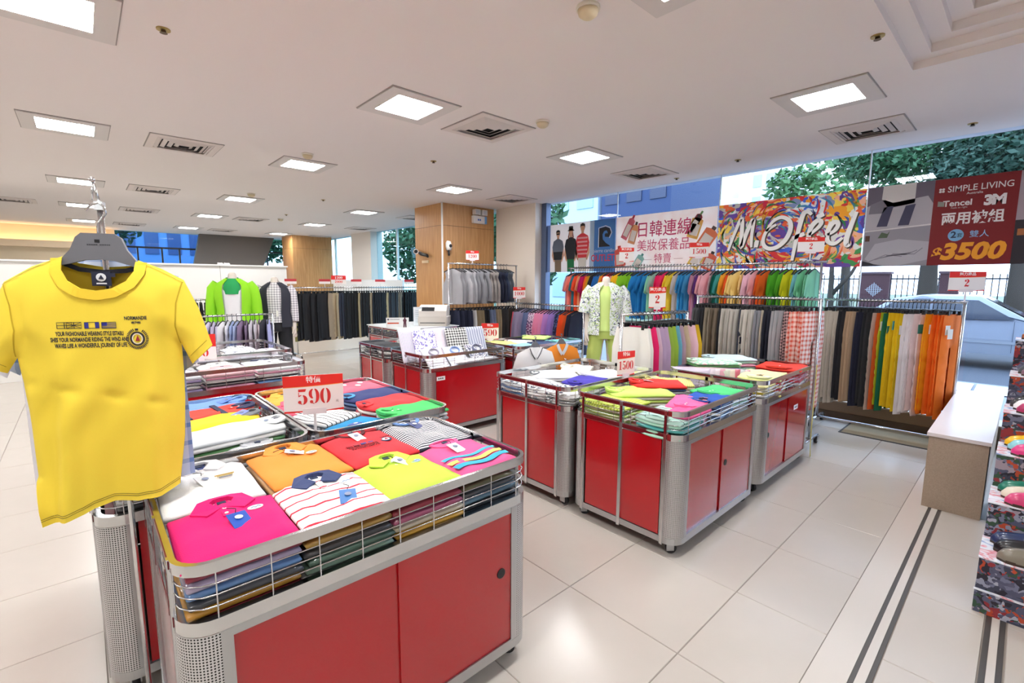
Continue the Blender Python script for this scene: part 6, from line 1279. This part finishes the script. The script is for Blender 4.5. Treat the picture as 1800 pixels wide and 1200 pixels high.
bpoly(t, a3, [(um-.10+.058*math.cos(k*PI/10), .29+.058*math.sin(k*PI/10)) for k in range(20)], '#8fc4ea'); btext(t, '2', um-.117, .292, .085, '#33405e', y0, y1, lay=5, bold=.002); btext(t, '套', um-.072, .285, .045, '#33405e', y0, y1, lay=5); btext(t, '雙人', um+.065, .29, .07, '#9cc0e8', y0, y1)
btext(t, '$', um-.235, .12, .13, '#f5a623', y0, y1, bold=.005, shear=.2); btext(t, '3500', um+.03, .125, .215, '#f5a623', y0, y1, bold=.01, shear=.2, width=.46)
bpoly(t, a1, [(r1, .40), (r1, H_), (1.62, H_), (1.62, .40)], '#b9a8b0'); bpoly(t, a1, [(r1, 0), (r1, .4), (1.62, .4), (1.62, 0)], '#3a343c'); bpoly(t, a2, [(r1+.02, .26), (r1+.02, .32), (r1+.07, .32), (r1+.07, .26)], '#c07a4a')

# ================================================================ outside
GZ = -.1
struct(MB().box(6.7, 10.6, -25, 40, -.2, -.02).build('ground_pavement', M('#7a7f86', .8)), 'grey pavement outside the shop window')
struct(MB().box(10.6, 17, -25, 40, -.25, GZ).build('ground_road', M('#3c434e', .8)), 'asphalt road outside')
struct(MB().box(17, 90, -60, 90, -.25, 0).build('ground_far', M('#5a6650', .9)), 'verge beyond the road')
struct(MB().box(-60, 90, BACK+.4, 90, -.3, -.05).build('ground_rear', M('#6a7078', .9)), 'ground behind the rear windows')
pv = MB().box(-.3, .3, -.42, .42, -.005, .0).mesh('paving_slab', [M('#e2e6ea', .6)])
pave = empty('paving', (9.95, .6, 0)); tag(pave, 'row of pale paving slabs at the kerb outside', 'paving')
for k in range(7): obj('slab', pv, pave, (0, -1.8+.66*k, .0)).scale = (1.3, .74, 1)
def leaf_mass(centres, n, size, seed, name, mat, parent):
    R = random.Random(seed); mb = MB()
    for c, rx, rz_ in centres:
        for _ in range(int(n)):
            d = Vector((R.gauss(0, 1), R.gauss(0, 1), R.gauss(0, 1))).normalized()*(R.random()**.4); p = Vector((c[0]+d.x*rx, c[1]+d.y*rx, c[2]+d.z*rz_))
            a = Vector((R.gauss(0, 1), R.gauss(0, 1), R.gauss(0, .7))).normalized(); b = a.cross(Vector((R.gauss(0, 1), R.gauss(0, 1), R.gauss(0, 1)))).normalized(); s = size*R.uniform(.6, 1.3)
            mb.add([p-a*s, p+b*s*.45, p+a*s, p-b*s*.45], [(0, 1, 2, 3)])
    o = mb.build(name, mat, parent); tag(o, kind='stuff'); return o
LEAF = [M('#33603e', .6), M('#24483a', .6), M('#4f7c4c', .6)]; BARK = M('#3a342e', .9)
def tree(x, y, h, crown, n, label, trunk=.14, seed=1, leaf=0, size=.16, fork=None):
    t = empty('tree', (x, y, 0)); tag(t, label, 'tree', 'trees outside')
    mb = MB(); mb.tube([(0, 0, -.1), (.05, .03, h*.35), (-.04, .06, h*.7), (0, 0, h)], [trunk, trunk*.8, trunk*.6, trunk*.3], 9)
    if fork: mb.tube([(.05, .03, h*.35), (.1, fork*.5, h*.55), (.1, fork, h*.85)], [trunk*.7, trunk*.5, trunk*.3], 8)
    mb.build('trunk', BARK, t); leaf_mass(crown, n, size, seed, 'foliage', LEAF[leaf], t); return t
tree(18, 4.35, 3.4, [((0, .3, 4.0), 1.1, .7), ((.4, -.8, 3.7), .8, .5)], 500, 'slim forked street tree left of the brick pier', .10, 3, 2, .13, fork=-.9)
tree(19, 2.1, 4.0, [((0, -.2, 5.4), 1.9, 1.3), ((-.5, -1.6, 5.0), 1.6, 1.2), ((.5, 1.5, 5.8), 1.4, 1.0)], 4000, 'large leafy street tree above the bedding banner', .30, 4, 0, .10)
tree(18, .2, 4.2, [((0, .2, 5.2), 1.9, 1.6), ((0, -1.4, 4.6), 1.8, 1.6), ((-.3, 1.0, 4.4), 1.1, .9)], 6000, 'dense dark street tree at the right edge', .26, 5, 1, .095)
tree(27, 6.0, 5.0, [((0, 0, 7.0), 2.0, 1.4), ((0, 2.5, 6.4), 1.4, 1.0)], 700, 'pale distant tree behind the painted banner', .25, 6, 2, .2)
tree(9.6, 9.6, 3.0, [((0, 0, 2.9), 1.0, 1.6), ((.3, 1.2, 3.2), .9, 1.3)], 1600, 'tree seen through the strip beside the wood column', .15, 7, 0, .13)
tree(11, 15.0, 3.6, [((0, 0, 3.4), 1.6, 1.6), ((-.5, 2.2, 3.0), 1.5, 1.6), ((1, -2, 3.6), 1.4, 1.4)], 2200, 'leafy tree beyond the far windows', .2, 8, 0, .15)
tree(5.2, 23, 4.0, [((0, 0, 4.2), 1.6, 1.8), ((1.5, .5, 4.0), 1.4, 1.6)], 2200, 'teal-green tree behind the rear window on the right', .2, 9, 0, .16)
tree(1.0, 24, 4.0, [((0, 0, 4.4), 1.3, 1.5), ((-.9, .3, 3.6), 1.0, 1.2)], 1500, 'dark tree behind the rear window on the left', .2, 10, 1, .16)
hd = empty('hedge', (20.6, 1.0, 0)); tag(hd, 'low clipped hedge in front of the brick piers', 'hedge'); MB().box(-.3, .3, -5.8, 5.8, 0, .5).build('core', M('#2f4a34', .9), hd)
leaf_mass([((0, -5.5+k*.55, .4), .42, .34) for k in range(21)], 160, .09, 12, 'foliage', LEAF[0], hd)
# brick piers and railings
BRICK = M('#54383f', .85, var=.15, bscale=8)
for y, w, lab in ((3.95, .8, 'brick pier with a pale lattice diamond, left of the parked car'), (1.9, .45, 'narrow brick pier behind the tree trunk'), (-.1, 1.0, 'brick pier at the right with a lattice diamond'), (6.0, .5, 'brick pier half hidden by mint tops')):
    t = empty('brick_pier', (22, y, 0)); tag(t, lab, 'pier', 'brick piers'); MB().box(-.2, .2, -w/2*1.1, w/2*1.1, 0, 1.92).build('body', BRICK, t); MB().box(-.24, .24, -w/2*1.1-.04, w/2*1.1+.04, 1.92, 2.0).build('cap', M('#5f4b54', .8), t)
    if w > .7:
        mb = MB()
        for k in range(-3, 4):
            l = .26*(1-abs(k)/4); mb.box(-.215, -.2, k*.065-.008, k*.065+.008, 1.35-l, 1.35+l); mb.box(-.215, -.2, -l, l, 1.35+k*.065-.008, 1.35+k*.065+.008)
        mb.build('lattice', M('#c2cad6', .6), t)
fe = empty('fence', (22, 1.5, 0)); tag(fe, 'dark iron railing between the brick piers', 'fence'); IR = M('#1f2733', .6)
for z in (.25, 1.72): MB().box(-.02, .02, -6, 7, z, z+.05).build('rail', IR, fe)
pk = MB().box(-.012, .012, -.014, .014, .2, 1.9).mesh('picket', [IR])
for k in range(80): obj('picket', pk, fe, (0, -6+k*.163, 0))
# parked car
car = empty('car', (13.9, 1.0, GZ)); tag(car, 'silver sedan parked outside behind the bright trouser rack', 'car')
SIL = M('#8d95a2', .3, .5, coat=.4); CG = M('#1d2a3c', .08)
prof = [(2.25, .32), (2.28, .62), (2.2, .88), (1.55, .97), (1.0, 1.36), (.55, 1.44), (-.35, 1.43), (-1.05, .98), (-2.0, .80), (-2.2, .6), (-2.22, .3)]
def car_rings(pr_, hw):
    rings = []
    for xx, k in ((-hw, .0), (-hw+.04, 1), (hw-.04, 1), (hw, 0)): rings.append([(xx*(1-.12*max(0, (z-.9)/.5)), y*(1 if k else .985), .3+(z-.3)*(1 if k else .985)) for y, z in pr_])
    return rings
mb = MB(); mb.loft(car_rings(prof, .86), True, True, False); mb.build('body', SIL, car)
for s in (-1, 1):
    for q in ([(1.35, .98), (1.0, 1.28), (.58, 1.36), (.40, 1.36), (.40, .96)], [(.34, .96), (.34, 1.36), (-.32, 1.35), (-.85, .99)]):
        mb = MB(); mb.poly(q, .012, lambda a, b, d: (s*(.868*(1-.12*max(0, (b-.9)/.5))+d), a, b)); mb.build('side_window', CG, car)
    MB().box(s*.86-.012, s*.86+.012, -1.9, 1.9, .52, .57).build('side_moulding', M('#7d848e', .5), car); MB().box(s*.865-.01, s*.865+.01, .1, .22, .80, .83).build('door_handle', M('#9aa2ac', .4), car)
    mb = MB(); [mb.box(s*.862-.006, s*.862+.006, y_-.004, y_+.004, .36, .96) for y_ in (1.35, .37, -.85)]; mb.build('door_gap', M('#4a5260', .6), car)
mb = MB(); mb.add([(-.66, -.42, 1.405), (.66, -.42, 1.405), (.74, -1.06, 1.0), (-.74, -1.06, 1.0)], [(0, 1, 2, 3)]); mb.build('windscreen', CG, car)
for y in (1.4, -1.38):
    for s in (-1, 1):
        w = MB().cyl((s*.72, y, .31), (s*.875, y, .31), .31, 24).build('wheel', M('#1e2024', .7), car); MB().cyl((s*.87, y, .31), (s*.885, y, .31), .2, 18).build('hubcap', M('#aab0b8', .3, .6), w)
        MB().cyl((s*.84, y, .33), (s*.868, y, .33), .37, 24).build('wheel_arch', M('#20242a', .8), car)
# buildings
def building(x, y, w, d, h, c, label, nx, nz, wc, inset=.06):
    t = empty('building', (x, y, 0)); tag(t, label, 'building', 'buildings across the street'); MB().box(0, d, -w/2, w/2, 0, h).build('block', M(c, .8), t)
    wm = MB().box(-inset, .02, -w/nx*.32, w/nx*.32, -h/nz*.28, h/nz*.28).mesh('window', [M(wc, .3)])
    for i in range(nx):
        for k in range(nz): obj('window', wm, t, (0, -w/2+w*(i+.5)/nx, h*(k+.5)/nz))
building(24, 15.9, 4.6, 6, 14, '#2a3c60', 'dark blue glass building above the outlet banner', 3, 5, '#1c2a48')
building(24, 22.5, 8, 6, 14, '#a9c0da', 'pale blue block standing in for a pane reflection, left end of shop window', 4, 5, '#8fb0d4')  # made-up block, its pale tone imitates a reflection in the window pane
building(46, 25.5, 6, 8, 16, '#cfd6de', 'pale apartment block beside the dark blue building', 5, 7, '#9fb2cc')
building(48, 33, 7, 8, 18, '#c2ccd8', 'taller pale apartment block further left', 5, 8, '#96aac6')
building(52, 18.0, 5, 8, 13, '#d3d9e0', 'low pale apartment block right of the others', 4, 6, '#aab9cc')
bb = empty('building', (2.4, 32, 0)); tag(bb, 'dim blue building behind the rear window', 'building', 'buildings across the street'); MB().box(-4, 4, 0, 5, 0, 9).build('block', M('#4f76b4', .8), bb)
for k in range(8):
    for q in range(4): MB().box(-3.7+k, -3.1+k, -.05, .02, 1+q*2, 2.2+q*2).build('window', M('#2c4478', .3), bb)

tp = MB(); tp.ribbon([(0, .86), (.004, .6), (-.004, .35), (.006, .12), (.03, .012)], .018, .0015, lambda a, b, d: (4.725+a, 1.205-d, b)); tag(tp.build('measuring_tape', M('#e3cf4a', .5)), 'yellow measuring tape hanging from the corner of the pastel cart', 'tape')
